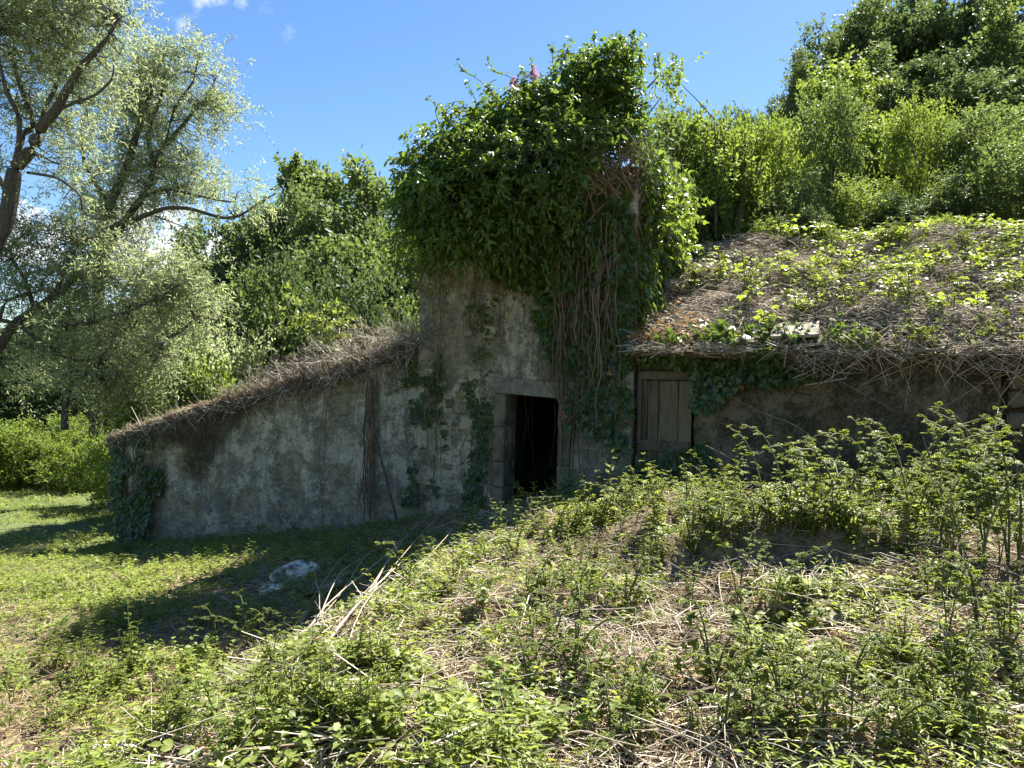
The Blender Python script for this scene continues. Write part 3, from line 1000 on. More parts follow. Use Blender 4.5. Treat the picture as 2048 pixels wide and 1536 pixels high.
wa = gpos(-200, 17.0)
traced_willow('tall silvery willow with dark forked limbs at the picture edge', 17.0, [
    ([(-200, 1000, 0), (-110, 700, 0), (-12, 490, 0), (14, 430, 0), (26, 359, 0), (33, 333, 0), (62, 301, 0), (79, 260, 0), (113, 219, -.1), (133, 181, -.2), (161, 137, -.3), (185, 109, -.3), (212, 79, -.3), (236, 38, -.2)], .33, .03),
    ([(31, 335, 0), (44, 273, .2), (66, 253, .3), (58, 219, .4), (38, 164, .5), (27, 120, .6), (34, 68, .7), (32, 10, .8)], .12, .03),
    ([(36, 310, 0), (38, 239, -.2), (14, 185, -.5), (3, 143, -.6), (-20, 60, -.8)], .09, .03),
    ([(75, 262, 0), (96, 205, .3), (120, 154, .4), (120, 110, .5), (158, 60, .6), (160, 10, .7)], .08, .02),
    ([(113, 222, 0), (150, 205, -.4), (190, 190, -.7), (222, 160, -1), (228, 130, -1)], .06, .015),
    ([(17, 386, 0), (-20, 330, .4), (-60, 260, .8)], .10, .05),
    ([(6, 450, 0), (-10, 420, .4), (-30, 380, .8)], .07, .04),
    ([(55, 345, 0), (99, 352, -.3), (120, 359, -.5), (144, 376, -.6), (161, 393, -.7), (165, 420, -.7)], .05, .02),
], [(-20, 60, 100, 0), (70, 40, 95, .5), (150, 60, 80, .6), (215, 60, 55, .2), (60, 130, 90, .8), (150, 140, 75, .8), (-10, 190, 80, .2), (215, 140, 55, .3),
    (90, 210, 70, 1), (185, 200, 40, .2), (30, 20, 80, -.5), (120, 5, 90, -.3), (210, 10, 55, .0), (120, 350, 45, .2), (-25, 330, 45, 0), (60, -50, 110, 0), (170, -40, 80, 0), (155, 270, 40, .4)], wa, 340)
wbp = gpos(205, 21.0)
traced_willow('tall silvery willow reaching a long low limb towards the house', 21.0, [
    ([(190, 960, 0), (196, 600, 0), (202, 472, 0), (219, 410, 0), (253, 335, 0), (273, 267, 0), (290, 219, 0), (308, 157, 0), (330, 110, 0)], .28, .03),
    ([(202, 520, 0), (250, 440, -.2), (287, 390, -.3), (308, 335, -.3), (297, 284, -.2), (301, 246, -.1), (321, 198, 0), (330, 140, 0)], .17, .03),
    ([(300, 335, 0), (331, 290, .2), (369, 246, .4), (388, 222, .4), (410, 198, .5), (431, 157, .6)], .10, .025),
    ([(331, 290, 0), (350, 215, -.3), (385, 165, -.5), (395, 120, -.5)], .06, .02),
    ([(300, 246, 0), (285, 180, .5), (280, 120, .6)], .06, .02),
    ([(287, 392, 0), (335, 379, -.5), (390, 390, -.7), (437, 400, -.9), (470, 405, -1)], .07, .02),
    ([(205, 470, 0), (239, 448, -.6), (284, 434, -.9), (328, 417, -1.2), (376, 417, -1.4), (427, 431, -1.6), (455, 436, -1.7), (485, 428, -1.8), (520, 405, -1.9), (550, 388, -2)], .11, .02),
    ([(310, 432, -1), (345, 445, -1.2), (390, 462, -1.4)], .03, .01),
    ([(219, 410, 0), (170, 330, .5), (165, 250, .7), (190, 180, .8)], .09, .03),
], [(255, 170, 80, .2), (330, 145, 70, 0), (395, 150, 65, .2), (430, 210, 55, .4), (340, 215, 80, .3), (265, 250, 75, .4), (200, 250, 55, .5), (410, 255, 45, .3), (330, 300, 75, .2),
    (250, 330, 75, .3), (190, 330, 50, .6), (380, 330, 45, -.3), (290, 385, 70, -.2), (395, 365, 50, -.6), (215, 400, 65, .3), (345, 400, 45, -.5), (440, 385, 40, -.9), (505, 395, 38, -1.6), (230, 450, 60, 0), (165, 420, 45, .2), (530, 400, 24, -1.9), (380, 100, 35, 0), (290, 110, 40, 0)], wbp, 420)
wcp = gpos(-40, 18.0)
traced_willow('low spreading silvery willow leaning out over the meadow', 18.0, [
    ([(-160, 900, 0), (-60, 760, 0), (0, 691, 0), (27, 650, 0), (68, 620, 0), (110, 590, .1), (150, 560, .3), (200, 530, .4)], .22, .05),
    ([(27, 652, 0), (102, 650, -.2), (171, 647, -.4), (219, 633, -.6), (273, 616, -.8), (320, 590, -1)], .10, .02),
    ([(0, 637, 0), (14, 602, 0), (68, 585, .2), (102, 579, .3), (180, 590, .5)], .07, .02),
    ([(-30, 650, 0), (0, 640, -.2), (44, 655, -.3), (85, 691, -.5), (143, 719, -.6), (180, 720, -.7)], .08, .03),
    ([(130, 860, -.6), (130, 818, -.6), (143, 766, -.6), (171, 749, -.6), (191, 732, -.6), (219, 691, -.5), (240, 640, -.4)], .13, .03),
    ([(143, 766, -.6), (140, 719, -.6), (150, 680, -.5)], .06, .03),
    ([(290, 705, -.8), (318, 690, -.8), (342, 674, -.8), (359, 664, -.8), (390, 640, -.8)], .07, .03),
    ([(68, 620, 0), (50, 560, .3), (20, 500, .5), (60, 460, .6)], .08, .03),
    ([(110, 590, 0), (140, 520, 0), (170, 480, .1), (230, 470, .2)], .07, .02),
], [(30, 490, 70, .3), (120, 500, 75, .4), (210, 520, 65, .3), (270, 570, 65, 0), (160, 580, 75, .2), (60, 570, 65, .3), (330, 590, 60, -.6), (380, 560, 45, -.6), (400, 610, 45, -.8), (230, 650, 75, -.4),
    (310, 660, 55, -.8), (140, 680, 65, 0), (200, 740, 70, -.4), (270, 740, 60, -.6), (320, 720, 40, -.8), (230, 800, 60, -.5), (290, 800, 40, -.6), (90, 720, 45, .2), (-20, 560, 70, .3), (20, 740, 40, .6), (420, 650, 30, -.9), (180, 470, 50, .5), (350, 530, 45, -.3)], wcp, 430)


def proto_tree(name, H, blobs, mat, ncl, nper, mleaf, slen, L, ratio, tmpl=T_SIMPLE, stems=1, trunk_r=.16, spread=.22, **kw):
    """a tree kind with real limbs: returns (trunk mesh, crown mesh) standing at the origin"""
    B = [(np.array(c, float), np.array(r, float)) for c, r in blobs]
    tb = MB(); nodes = []
    for s_ in range(stems):
        ox = rn(2) * .12 * (stems > 1)
        tp = np.array([[ox[0], ox[1], -.4]] + [[ox[0] + rn() * .05 * H * f + ox[0] * 2 * f, ox[1] + rn() * .05 * H * f + ox[1] * 2 * f, H * f] for f in (.15, .32, .5, .68, .85)])
        q, _ = tube(tb, tp, np.linspace(trunk_r, trunk_r * .15, len(tp)), 7, .5, .2)
        nodes.append(q[4:])
        for c, r in B[s_::stems]:
            f = np.clip((c[2] - .28 * H) / H, .12, .7)
            i = int(f / .85 * (len(q) - 1)); a = q[min(i, len(q) - 2)]
            mid = a * .5 + c * .5 + np.array([0, 0, -.12 * np.linalg.norm(c[:2] - a[:2])]) + rn(3) * .1
            tip = c + (c - a) * .25
            qq, _ = tube(tb, np.array([a, mid, c, tip]), np.array([trunk_r * .45, trunk_r * .3, trunk_r * .16, trunk_r * .06]), 5, .5)
            nodes.append(qq[4:])
    nodes = np.vstack(nodes)
    C, k = blob_points(B, ncl, .45)
    C = C[C[:, 2] > .05 * H]
    twig_lines(tb, nearest(nodes, C), C, trunk_r * .09, .004, .14)
    lb = MB()
    cen = np.array([0, 0, H * .45])
    sprays(lb, C, cen, nper, mleaf, slen, L, ratio, tmpl, spread, **kw)
    return tb.mesh(name + '_trunk', M['bark'], (0, 0, 0), True), lb.mesh(name + '_crown', mat)


def rblobs(H, R_, n, z0=.3, top=.95):
    out = []
    for i in range(n):
        f = z0 + (top - z0) * (i + .5) / n
        w = R_ * math.sin(math.pi * min(.97, (f - z0 * .4) / (1.08 - z0 * .4))) ** .7
        a = i * 2.4 + rng.random(); d = w * (.3 + .65 * rng.random())
        r = w * (.26 + .26 * rng.random()) + .12
        out.append(((math.cos(a) * d, math.sin(a) * d, H * f), (r, r, r * .8)))
    return out


PT = {}
PT['oak1'] = (8.0, 3.0, proto_tree('broad_tree', 8, rblobs(8, 3.0, 20), M['oak'], 115, 12, 10, .80, .21, .62, spread=.18, rand=.9, droop=.15))
PT['oak2'] = (8.0, 2.7, proto_tree('broad_tree', 8, rblobs(8, 2.7, 18, .18), M['oak'], 105, 12, 10, .80, .20, .60, spread=.18, rand=.9, droop=.15))
PT['maple'] = (7.0, 2.0, proto_tree('light_tree', 7, rblobs(7, 2.0, 18, .10), M['maple'], 130, 8, 9, .6, .185, .74, T_SIMPLE, spread=.16, rand=.8, ldroop=.25, trunk_r=.10, up=.1))
PT['poplar'] = (8.0, 1.2, proto_tree('slender_tree', 8, rblobs(8, 1.15, 15, .10, .97), M['thicket'], 300, 4, 9, .36, .16, .8, spread=.2, trunk_r=.10, up=.5))
PT['shrub1'] = (3.2, 1.5, proto_tree('shrub', 3.2, rblobs(3.2, 1.5, 14, .12, .95), M['thicket'], 105, 10, 11, .55, .105, .6, stems=3, spread=.14, rand=.8, trunk_r=.05, up=.15, droop=.2, outw=.8))
PT['shrub2'] = (3.4, 1.3, proto_tree('shrub', 3.4, rblobs(3.4, 1.3, 14, .10, .95), M['thicket'], 95, 10, 10, .62, .115, .55, stems=4, spread=.16, rand=.8, trunk_r=.045, up=.15, droop=.25, outw=.8))
PT['shrub3'] = (2.2, 1.5, proto_tree('bush', 2.2, rblobs(2.2, 1.5, 12, .06, .85), M['thicket'], 190, 7, 10, .34, .085, .55, stems=4, spread=.09, trunk_r=.035, up=.35))


def plant_tree(kind, name, label, cat, px, pytop, Y, wpx=None, mat=None, group=None, rz=None, dz=0):
    H, Rr, (tm, cm) = PT[kind]
    top = at(px, pytop, Y)
    g = float(ground_z(top[0], top[1], False)) + dz
    s = max(.3, (top[2] - g) / (H * .98))
    sx = s if wpx is None else (wpx / F * Y) / Rr
    sx = min(max(sx, s / (1.25 if name.endswith('tree') else 1.7)), s * 1.6)
    t = thing(name, label, cat, (top[0], top[1], g), group)
    t.rotation_euler.z = rng.uniform(0, 6.28) if rz is None else rz
    t.scale = (sx, sx, s)
    obj('trunk', tm, t)
    c = obj('crown', cm, t)
    if mat:
        c.material_slots[0].link = 'OBJECT'; c.material_slots[0].material = M[mat]
    return t


# wood on the slope behind, from the skyline down
TREES = [
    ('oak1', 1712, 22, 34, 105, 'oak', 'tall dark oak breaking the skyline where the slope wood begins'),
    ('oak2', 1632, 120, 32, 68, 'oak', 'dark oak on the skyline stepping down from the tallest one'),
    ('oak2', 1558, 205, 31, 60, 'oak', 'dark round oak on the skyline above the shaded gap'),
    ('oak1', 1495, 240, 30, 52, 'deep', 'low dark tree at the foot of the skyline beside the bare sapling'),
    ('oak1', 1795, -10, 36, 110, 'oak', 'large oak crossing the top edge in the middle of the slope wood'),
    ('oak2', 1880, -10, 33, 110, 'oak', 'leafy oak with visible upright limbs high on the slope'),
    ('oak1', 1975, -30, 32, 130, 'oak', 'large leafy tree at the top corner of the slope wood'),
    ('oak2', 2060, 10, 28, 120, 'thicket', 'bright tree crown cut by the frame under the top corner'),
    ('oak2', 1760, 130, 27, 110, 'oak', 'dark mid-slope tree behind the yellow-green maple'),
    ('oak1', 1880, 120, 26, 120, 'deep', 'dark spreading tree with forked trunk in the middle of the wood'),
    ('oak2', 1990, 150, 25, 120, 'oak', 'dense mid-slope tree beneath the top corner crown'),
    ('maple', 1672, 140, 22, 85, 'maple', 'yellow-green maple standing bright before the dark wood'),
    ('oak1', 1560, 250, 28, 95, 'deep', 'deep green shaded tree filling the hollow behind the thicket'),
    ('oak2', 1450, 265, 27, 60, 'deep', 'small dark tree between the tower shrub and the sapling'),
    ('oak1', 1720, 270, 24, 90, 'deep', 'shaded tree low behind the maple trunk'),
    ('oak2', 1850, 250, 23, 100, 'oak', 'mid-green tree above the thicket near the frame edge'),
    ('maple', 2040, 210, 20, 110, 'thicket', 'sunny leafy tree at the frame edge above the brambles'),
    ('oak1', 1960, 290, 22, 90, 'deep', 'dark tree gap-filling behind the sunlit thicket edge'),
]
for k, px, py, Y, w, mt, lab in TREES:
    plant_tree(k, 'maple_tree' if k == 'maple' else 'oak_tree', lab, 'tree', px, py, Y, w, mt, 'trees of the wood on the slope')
# thicket above the shed roof
SHR = [('shrub2', 1372, 255, 17.0, 40, 'thicket', 'slim pale sapling behind the sunny shoulder of the tower'),
       ('shrub1', 1436, 310, 17.0, 50, 'thicket', 'pale leafy sapling round the leaning bare branch'),
       ('shrub2', 1415, 262, 16.6, 48, 'maple', 'light green sapling thicket pressed against the tower side'),
       ('shrub1', 1468, 330, 16.8, 55, 'thicket', 'leafy shrub round the dark bare post above the shed'),
       ('shrub2', 1535, 262, 17.6, 52, 'maple', 'bright yellow-green shrub second from the tower'),
       ('shrub1', 1600, 372, 16.4, 66, 'oak', 'mid-green shrub under the maple, lit along its top'),
       ('shrub2', 1662, 205, 18.4, 66, 'thicket', 'tall sunny shrub directly below the maple'),
       ('shrub2', 1722, 375, 16.4, 62, 'maple', 'pale sunlit shrub with arching shoots, mid thicket'),
       ('shrub1', 1785, 410, 16.0, 70, 'deep', 'darker shrub with a shaded heart in the thicket'),
       ('shrub2', 1832, 225, 18.2, 64, 'maple', 'yellow-green shrub tops rising against the dark wood'),
       ('shrub1', 1892, 372, 16.0, 75, 'oak', 'broad leafy shrub near the end of the thicket'),
       ('shrub2', 1968, 242, 17.2, 78, 'thicket', 'tall pale shrub beside the frame edge'),
       ('shrub1', 2046, 300, 15.4, 95, 'thicket', 'large shrub cut by the frame edge above the roof'),
       ('shrub3', 1496, 450, 15.6, 55, 'maple', 'low bright bush at the thicket foot nearest the tower'),
       ('shrub3', 1578, 432, 15.6, 66, 'oak', 'low bush at the thicket foot below the bare post'),
       ('shrub3', 1668, 468, 15.2, 62, 'maple', 'low yellow-green bush in the middle of the thicket foot'),
       ('shrub3', 1765, 476, 15.0, 70, 'thicket', 'low bush under the shaded heart of the thicket'),
       ('shrub3', 1858, 452, 15.0, 80, 'maple', 'low sunlit bush near the far end of the roof'),
       ('shrub3', 1960, 482, 14.6, 76, 'thicket', 'low yellow bush above the tangled roof end'),
       ('shrub3', 2056, 452, 14.4, 80, 'oak', 'low bush cut by the frame at roof height')]
for k, px, py, Y, w, mt, lab in SHR:
    plant_tree(k, 'shrub', lab, 'shrub', px, py, Y, w, mt, 'shrubs of the thicket above the shed')
# trees between the willows and the tower
MID = [('poplar', 607, 335, 40, 62, 'thicket', 'slender poplar spire standing highest above the lean-to'),
       ('poplar', 640, 342, 41, 56, 'thicket', 'second slender poplar spire beside the highest one'),
       ('oak1', 745, 362, 36, 120, 'thicket', 'olive-green tree rising behind the tower corner'),
       ('oak2', 685, 405, 34, 110, 'oak', 'mid-green tree between the poplars and the tower'),
       ('oak1', 505, 432, 41, 130, 'oak', 'round dark tree nearest the long willow limb'),
       ('oak2', 428, 478, 39, 110, 'deep', 'dark tree under the white cloud'),
       ('oak1', 590, 425, 38, 125, 'oak', 'dark leafy tree at the foot of the poplars'),
       ('oak2', 800, 425, 31, 80, 'thicket', 'pale tree touching the tower wall'),
       ('oak1', 650, 500, 30, 110, 'oak', 'shaded tree low behind the lean-to roof'),
       ('oak2', 545, 520, 33, 110, 'deep', 'dark foliage mass left of the yellow creeper'),
       ('oak1', 750, 520, 28, 105, 'thicket', 'dim tree above the top of the lean-to roof'),
       ('oak2', 455, 545, 32, 105, 'thicket', 'small leafy tree behind the low willow'),
       ('oak2', 360, 540, 42, 110, 'oak', 'far rounded tree between the willow and the dark cloud tree'),
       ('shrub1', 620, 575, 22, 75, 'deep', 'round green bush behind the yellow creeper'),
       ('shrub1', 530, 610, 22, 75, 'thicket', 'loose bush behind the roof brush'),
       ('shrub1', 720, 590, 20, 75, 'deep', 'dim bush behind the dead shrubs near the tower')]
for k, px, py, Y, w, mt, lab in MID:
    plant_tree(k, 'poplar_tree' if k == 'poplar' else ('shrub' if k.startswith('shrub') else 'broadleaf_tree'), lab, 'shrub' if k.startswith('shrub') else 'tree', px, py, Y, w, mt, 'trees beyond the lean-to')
LFT = [('shrub1', 400, 690, 19.5, 75, 'willow', 'feathery pale bush just beyond the lean-to eave'),
       ('shrub2', 470, 690, 20.0, 60, 'willow', 'feathery pale bush behind the roof brush'),
       ('shrub3', 330, 745, 18.5, 80, 'maple', 'bright green bush past the lean-to corner'),
       ('shrub3', 235, 862, 20.5, 80, 'maple', 'bright bush right behind the lean-to corner'),
       ('shrub3', 155, 872, 23.5, 90, 'maple', 'leafy bush at the meadow end near the house'),
       ('shrub3', 55, 845, 24.0, 105, 'maple', 'rounded sunlit bush at the meadow end'),
       ('shrub3', -30, 850, 23.0, 100, 'maple', 'leafy bush cut by the frame at the meadow end'),
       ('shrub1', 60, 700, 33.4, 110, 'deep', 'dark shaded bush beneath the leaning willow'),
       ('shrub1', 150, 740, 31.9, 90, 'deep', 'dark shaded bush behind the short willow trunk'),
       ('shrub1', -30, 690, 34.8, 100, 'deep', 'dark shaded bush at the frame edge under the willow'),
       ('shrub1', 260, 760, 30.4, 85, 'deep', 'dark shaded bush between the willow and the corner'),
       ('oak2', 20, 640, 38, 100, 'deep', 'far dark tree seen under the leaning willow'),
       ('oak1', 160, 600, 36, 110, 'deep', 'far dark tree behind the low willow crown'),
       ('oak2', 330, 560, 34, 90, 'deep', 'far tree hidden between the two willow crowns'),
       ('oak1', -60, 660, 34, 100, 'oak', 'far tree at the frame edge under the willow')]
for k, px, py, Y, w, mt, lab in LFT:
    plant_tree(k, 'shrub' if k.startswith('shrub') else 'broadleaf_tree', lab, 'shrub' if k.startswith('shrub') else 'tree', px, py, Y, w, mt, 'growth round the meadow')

# sapling with a bare leaning pole
sp = at(1478, 520, 15.9); sp[2] = ground_z(sp[0], sp[1])
sap = thing('sapling', 'thin sapling with dark bare pole and leaning bare branch above the roof', 'tree', sp)
sb = MB()
tube(sb, [sp, at(1476, 470, 15.8), at(1482, 420, 15.8), at(1486, 370, 15.8)], [.075, .065, .05, .03], 7, .4, .2)
tube(sb, [at(1432, 470, 15.4), at(1430, 380, 15.4), at(1432, 300, 15.4), at(1428, 245, 15.4)], [.022, .02, .016, .009], 6, .4, .2)
tube(sb, [at(1431, 262, 15.4), at(1395, 235, 15.2), at(1360, 215, 15.0)], [.010, .008, .004], 5, .4)
tube(sb, [at(1430, 240, 15.4), at(1390, 196, 15.2), at(1348, 155, 15.0)], [.011, .009, .004], 5, .4)
obj('trunk', sb.mesh('sapling_trunk', M['bark'], sp, True), sap)
lb = MB()
cs = np.array([at(1350 + rng.uniform(-12, 20), 160 + rng.uniform(-20, 30), 15.0) for i in range(10)] + [at(1432 + rng.uniform(-25, 25), rng.uniform(300, 420), 15.4) for i in range(30)] + [at(1482 + rng.uniform(-30, 30), rng.uniform(340, 420), 15.8) for i in range(30)])
sprays(lb, cs, sp, 3, 8, .3, .10, .55, T_SIMPLE, .12, up=.3)
obj('crown', lb.mesh('sapling_crown', M['maple'], sp), sap)

# ------------------------------------------------------------------ the evergreen bush crowning the tower
bb = fp((UTL + UTR) / 2, ZT + .18, -1.0)
bush = thing('evergreen_bush', 'huge dark glossy evergreen bush crowning and overhanging the tower', 'bush', bb)
BL = [(852, 362, 44, 0), (888, 332, 56, .1), (930, 300, 62, .3), (1000, 262, 62, .5), (1070, 235, 66, .6), (1140, 212, 70, .7), (1190, 190, 66, .8), (1240, 212, 54, .9), (1258, 262, 38, 1.0),
      (900, 395, 78, -.2), (980, 370, 82, -.2), (1060, 335, 82, -.2), (1135, 298, 60, 0), (1222, 282, 38, .45), (1215, 132, 38, .9), (1243, 116, 28, 1.0), (1180, 152, 34, .9), (1318, 150, 14, 1.7), (1322, 195, 18, 1.8), (838, 402, 40, 0), (868, 440, 48, -.1),
      (940, 445, 52, -.1), (1030, 420, 50, -.2), (1100, 395, 42, -.1)]
BY = 11.35
B = [(at(x, y, BY + dy), np.array([r, r * 1.0, r]) / F * BY) for x, y, r, dy in BL]
tb = MB(); nodes = []
root = fp((UTL + UTR) / 2 + .5, ZT + .1, -.8)
for c, r in B:
    a = root + rn(3) * np.array([.5, .2, .05])
    q, _ = tube(tb, np.array([a, a * .6 + c * .4 + rn(3) * .12 + np.array([0, -.15, .1]), a * .25 + c * .75 + rn(3) * .12, c]), [.035, .026, .018, .008], 6, rng.random(), .2)
    nodes.append(q[3:])
# gnarled stems below the crown
for i in range(46):
    x = rng.uniform(880, 1290); y = rng.uniform(330, 470)
    a = at(x, y, BY + .1); c = a + np.array([rng.uniform(-.5, .5), rng.uniform(-.5, .1), rng.uniform(.1, .8)])
    tube(tb, np.array([fp(*uz(x + rng.uniform(-30, 30), 470), .05), a, a * .5 + c * .5 + rn(3) * .1, c]), [.02, .017, .012, .005], 5, rng.random(), .2)
for i in range(60):                     # bare pale stems on the sunny shoulder
    a = at(rng.uniform(1180, 1280), rng.uniform(340, 400), BY + .0); c = at(rng.uniform(1120, 1330), rng.uniform(250, 330), BY + rng.uniform(-.35, .1))
    tube(tb, np.array([a, a * .5 + c * .5 + rn(3) * .08, c]), [.013, .009, .004], 4, .9)
nodes = np.vstack(nodes)
C, k = blob_points(B, 720, .5)
twig_lines(tb, nearest(nodes, C), C, .009, .004, .14, tint=.4)
obj('stems', tb.mesh('bush_stems', M['vine'], bb, True), bush)
lb = MB()
sprays(lb, C, at(1080, 400, BY + .8), 7, 9, .30, .10, .40, T_OVAL, .08, .8, .7, .05, .45, .6, .7, .75, nup=.6)
hs_ = np.array([at(rng.uniform(800, 1250), 0, BY) for i in range(60)]); hs_[:, 2] = [at(1000, rng.uniform(400, 480), BY)[2] for i in range(60)]
hs_[:, 1] += rng.uniform(-.15, .5, 60)
sprays(lb, hs_, hs_.mean(0) + ZZ * 2, 3, 14, .55, .10, .40, T_OVAL, .06, .3, .35, -.8, .2, .6, .7, .5, nup=.5)
# long whips reaching out of the top
wm = MB()
for (x0, y0, x1, y1) in [(1000, 205, 912, 122), (1045, 185, 978, 116), (885, 262, 858, 196), (1075, 170, 1062, 120), (1110, 150, 1103, 90), (1040, 190, 1043, 135), (1120, 140, 1135, 96), (1190, 120, 1193, 66), (1265, 115, 1266, 66), (1240, 120, 1240, 75),
                         (1285, 150, 1283, 100), (830, 330, 812, 268), (960, 240, 935, 165), (1310, 150, 1315, 108), (1350, 170, 1352, 120), (800, 380, 785, 320), (850, 290, 838, 250)]:
    a = at(x0, y0, BY + .5); c = at(x1, y1, BY + .4)
    P = np.array([a, a * .6 + c * .4 + rn(3) * .03, a * .25 + c * .75 + rn(3) * .03, c])
    q, _ = tube(wm, P, [.007, .006, .004, .002], 4, .4, 0, 4)
    d = nrm((c - a)[None])[0]
    nlf = len(q) * 3
    ii = rng.integers(0, len(q), nlf)
    leaves(lb, q[ii] + rn(nlf, 3) * .01, d * .5 + rn(nlf, 3) * .8, rn(nlf, 3) * .6 + ZZ, rng.uniform(.05, .10, nlf), rng.uniform(.025, .045, nlf), T_OVAL, rng.random(nlf))
obj('shoots', wm.mesh('bush_shoots', M['twig'], bb, True), bush)
obj('foliage', lb.mesh('bush_foliage', M['bush'], bb), bush)
# pink valerian flowering on the wall top
for i, (px, py, lab) in enumerate([(1028, 172, 'pink valerian flower spike on the tower top, nearer the long shoots'), (1068, 152, 'pink valerian flower head on the tower top, nearer the summit'), (1474, 570, 'small pink valerian flower on the shed roof')]):
    Y = BY + .45 if i < 2 else 13.3
    base = at(px + 4, py + 55, Y); tip = at(px, py, Y)
    t = thing('valerian_flower', lab, 'flower', base, 'pink valerian plants')
    mb = MB(); tube(mb, [base, (base + tip) / 2 + rn(3) * .02, tip], [.006, .005, .004], 5)
    obj('stem', mb.mesh('flower_stem', M['greenstem'], base, True), t)
    fb = MB(); n = 220 if i < 2 else 90; h = .13 if i < 2 else .05
    P = tip + rn(n, 3) * np.array([.035, .035, h * .6]) * (1 if i < 2 else .7)
    leaves(fb, P, rn(n, 3), rn(n, 3), .028, .018, T_SIMPLE, rng.random(n))
    obj('flower_head', fb.mesh('flower_head', M['flower'], base), t)


# ------------------------------------------------------------------ ivy
def in_poly(x, y, poly):
    c = np.zeros(len(x), bool); n = len(poly); j = n - 1
    for i in range(n):
        xi, yi = poly[i]; xj, yj = poly[j]
        k = ((yi > y) != (yj > y)) & (x < (xj - xi) * (y - yi) / (yj - yi + 1e-12) + xi)
        c ^= k; j = i
    return c


def ivy_sheet(mb, org, t, n, poly, count, L=.075, thick=.06, dens_scale=2.2, thr=.42, hang=.7, seed=0, tmpl=T_IVY):
    """leaves lapping over a wall face inside a polygon given in wall metres (along, up)"""
    poly = np.array(poly); lo, hi = poly.min(0), poly.max(0)
    a = rng.uniform(lo[0], hi[0], count * 3); b = rng.uniform(lo[1], hi[1], count * 3)
    jig = (fbm(a * 3, b * 3, 3, seed) - .5) * .5
    ok = in_poly(a + jig, b + jig * .6, poly) & (fbm(a * dens_scale, b * dens_scale, 3, seed + 4) > thr + rng.uniform(-.08, .08, len(a)))
    a, b = a[ok][:count], b[ok][:count]; m_ = len(a)
    o = .015 + thick * rng.random(m_) * fbm(a * 3, b * 3, 2, seed + 6) * 1.6
    P = org + a[:, None] * t + b[:, None] * ZZ + o[:, None] * n
    D = -ZZ * hang + t * rn(m_)[:, None] * .55 + n * (.25 + .3 * rng.random(m_))[:, None]
    Nn = n * .9 + ZZ * .45 + rn(m_, 3) * .35
    s = L * rng.uniform(.6, 1.35, m_)
    tt = np.clip(rng.random(m_) * .75 + .2 * fbm(a * 2, b * 2, 2, 3), 0, .86)
    tt[rng.random(m_) < .018] = 1.6
    leaves(mb, P, D, Nn, s, s * .95, tmpl, tt)
    return a, b


def vines(mb, org, t, n, starts, zend, r=.006, wig=.05, o=.02, sides=4):
    """climbing stems: starts are (u,ztop) pairs"""
    S_ = np.asarray(starts, float); m_ = len(S_); K = 12
    f = np.linspace(0, 1, K)
    ze = np.broadcast_to(np.asarray(zend, float), (m_,))
    Zv = S_[:, 1:2] + (ze - S_[:, 1])[:, None] * f
    w = np.cumsum(rn(m_, K) * wig, 1); w -= w[:, :1]
    U = S_[:, 0:1] + w
    if abs(t[0] - T[0]) < 1e-6:
        over = (U > DU0 - .03) & (U < DU1 + .03) & (Zv < DZT + .1)
        U = np.where(over, np.where(S_[:, 0:1] > (DU0 + DU1) / 2, DU1 + .05 + .1 * np.abs(w), DU0 - .05 - .1 * np.abs(w)), U)
    Ov = o + .025 * np.abs(rn(m_, K))
    P = org + U[..., None] * t + Zv[..., None] * ZZ + Ov[..., None] * n
    rr = r * rng.uniform(.4, 1.6, (m_, 1)) * np.linspace(1, .7, K)[None]
    sticks(mb, P, rr, sides, rng.random(m_))


def pp(*pts):
    return [uz(x, y) for x, y in pts]


# ivy covering the front of the tower
ib = fp(UTR - .7, .0, .05)
ivy1 = thing('wall_ivy', 'dark ivy sheet hanging over the tower front with a mat of old stems', 'ivy', ib)
lb = MB()
ivy_sheet(lb, P0, T, NO, pp((838, 400), (1268, 400), (1268, 560), (1080, 610), (1000, 560), (930, 520), (845, 470)), 3600, .085, .30, 1.5, .33, .8, 1)
ivy_sheet(lb, P0, T, NO, pp((1000, 540), (1268, 480), (1268, 980), (1135, 990), (1140, 800), (1128, 740), (1085, 690), (1065, 640)), 2300, .08, .12, 1.7, .43, .8, 2)
ivy_sheet(lb, P0, T, NO, pp((1060, 620), (1140, 620), (1150, 760), (1110, 745), (1080, 690)), 500, .085, .14, 2.2, .30, .8, 3)
ivy_sheet(lb, P0, T, NO, pp((1180, 540), (1268, 520), (1268, 740), (1200, 760)), 900, .085, .14, 2.2, .30, .8, 4)
obj('foliage', lb.mesh('ivy_foliage', M['ivy'], ib), ivy1)
vb = MB()
st = [uz(rng.uniform(1090, 1262), rng.uniform(420, 520)) for i in range(90)]
vines(vb, P0, T, NO, st, [uz(1200, rng.uniform(560, 980))[1] for i in range(90)], .009, .035, .03)
st = [uz(rng.uniform(1130, 1230), rng.uniform(440, 500)) for i in range(60)]
vines(vb, P0, T, NO, st, [uz(1180, rng.uniform(600, 760))[1] for i in range(60)], .012, .03, .05)
st = [uz(rng.uniform(840, 1100), rng.uniform(400, 480)) for i in range(50)]
vines(vb, P0, T, NO, st, [uz(950, rng.uniform(500, 700))[1] for i in range(50)], .006, .04, .03)
st = [uz(rng.uniform(1110, 1250), rng.uniform(440, 520)) for i in range(46)]
vines(vb, P0, T, NO, st, [uz(1180, rng.uniform(600, 860))[1] for i in range(46)], .008, .035, .19)
obj('stems', vb.mesh('ivy_stems', M['vine'], ib, True), ivy1)
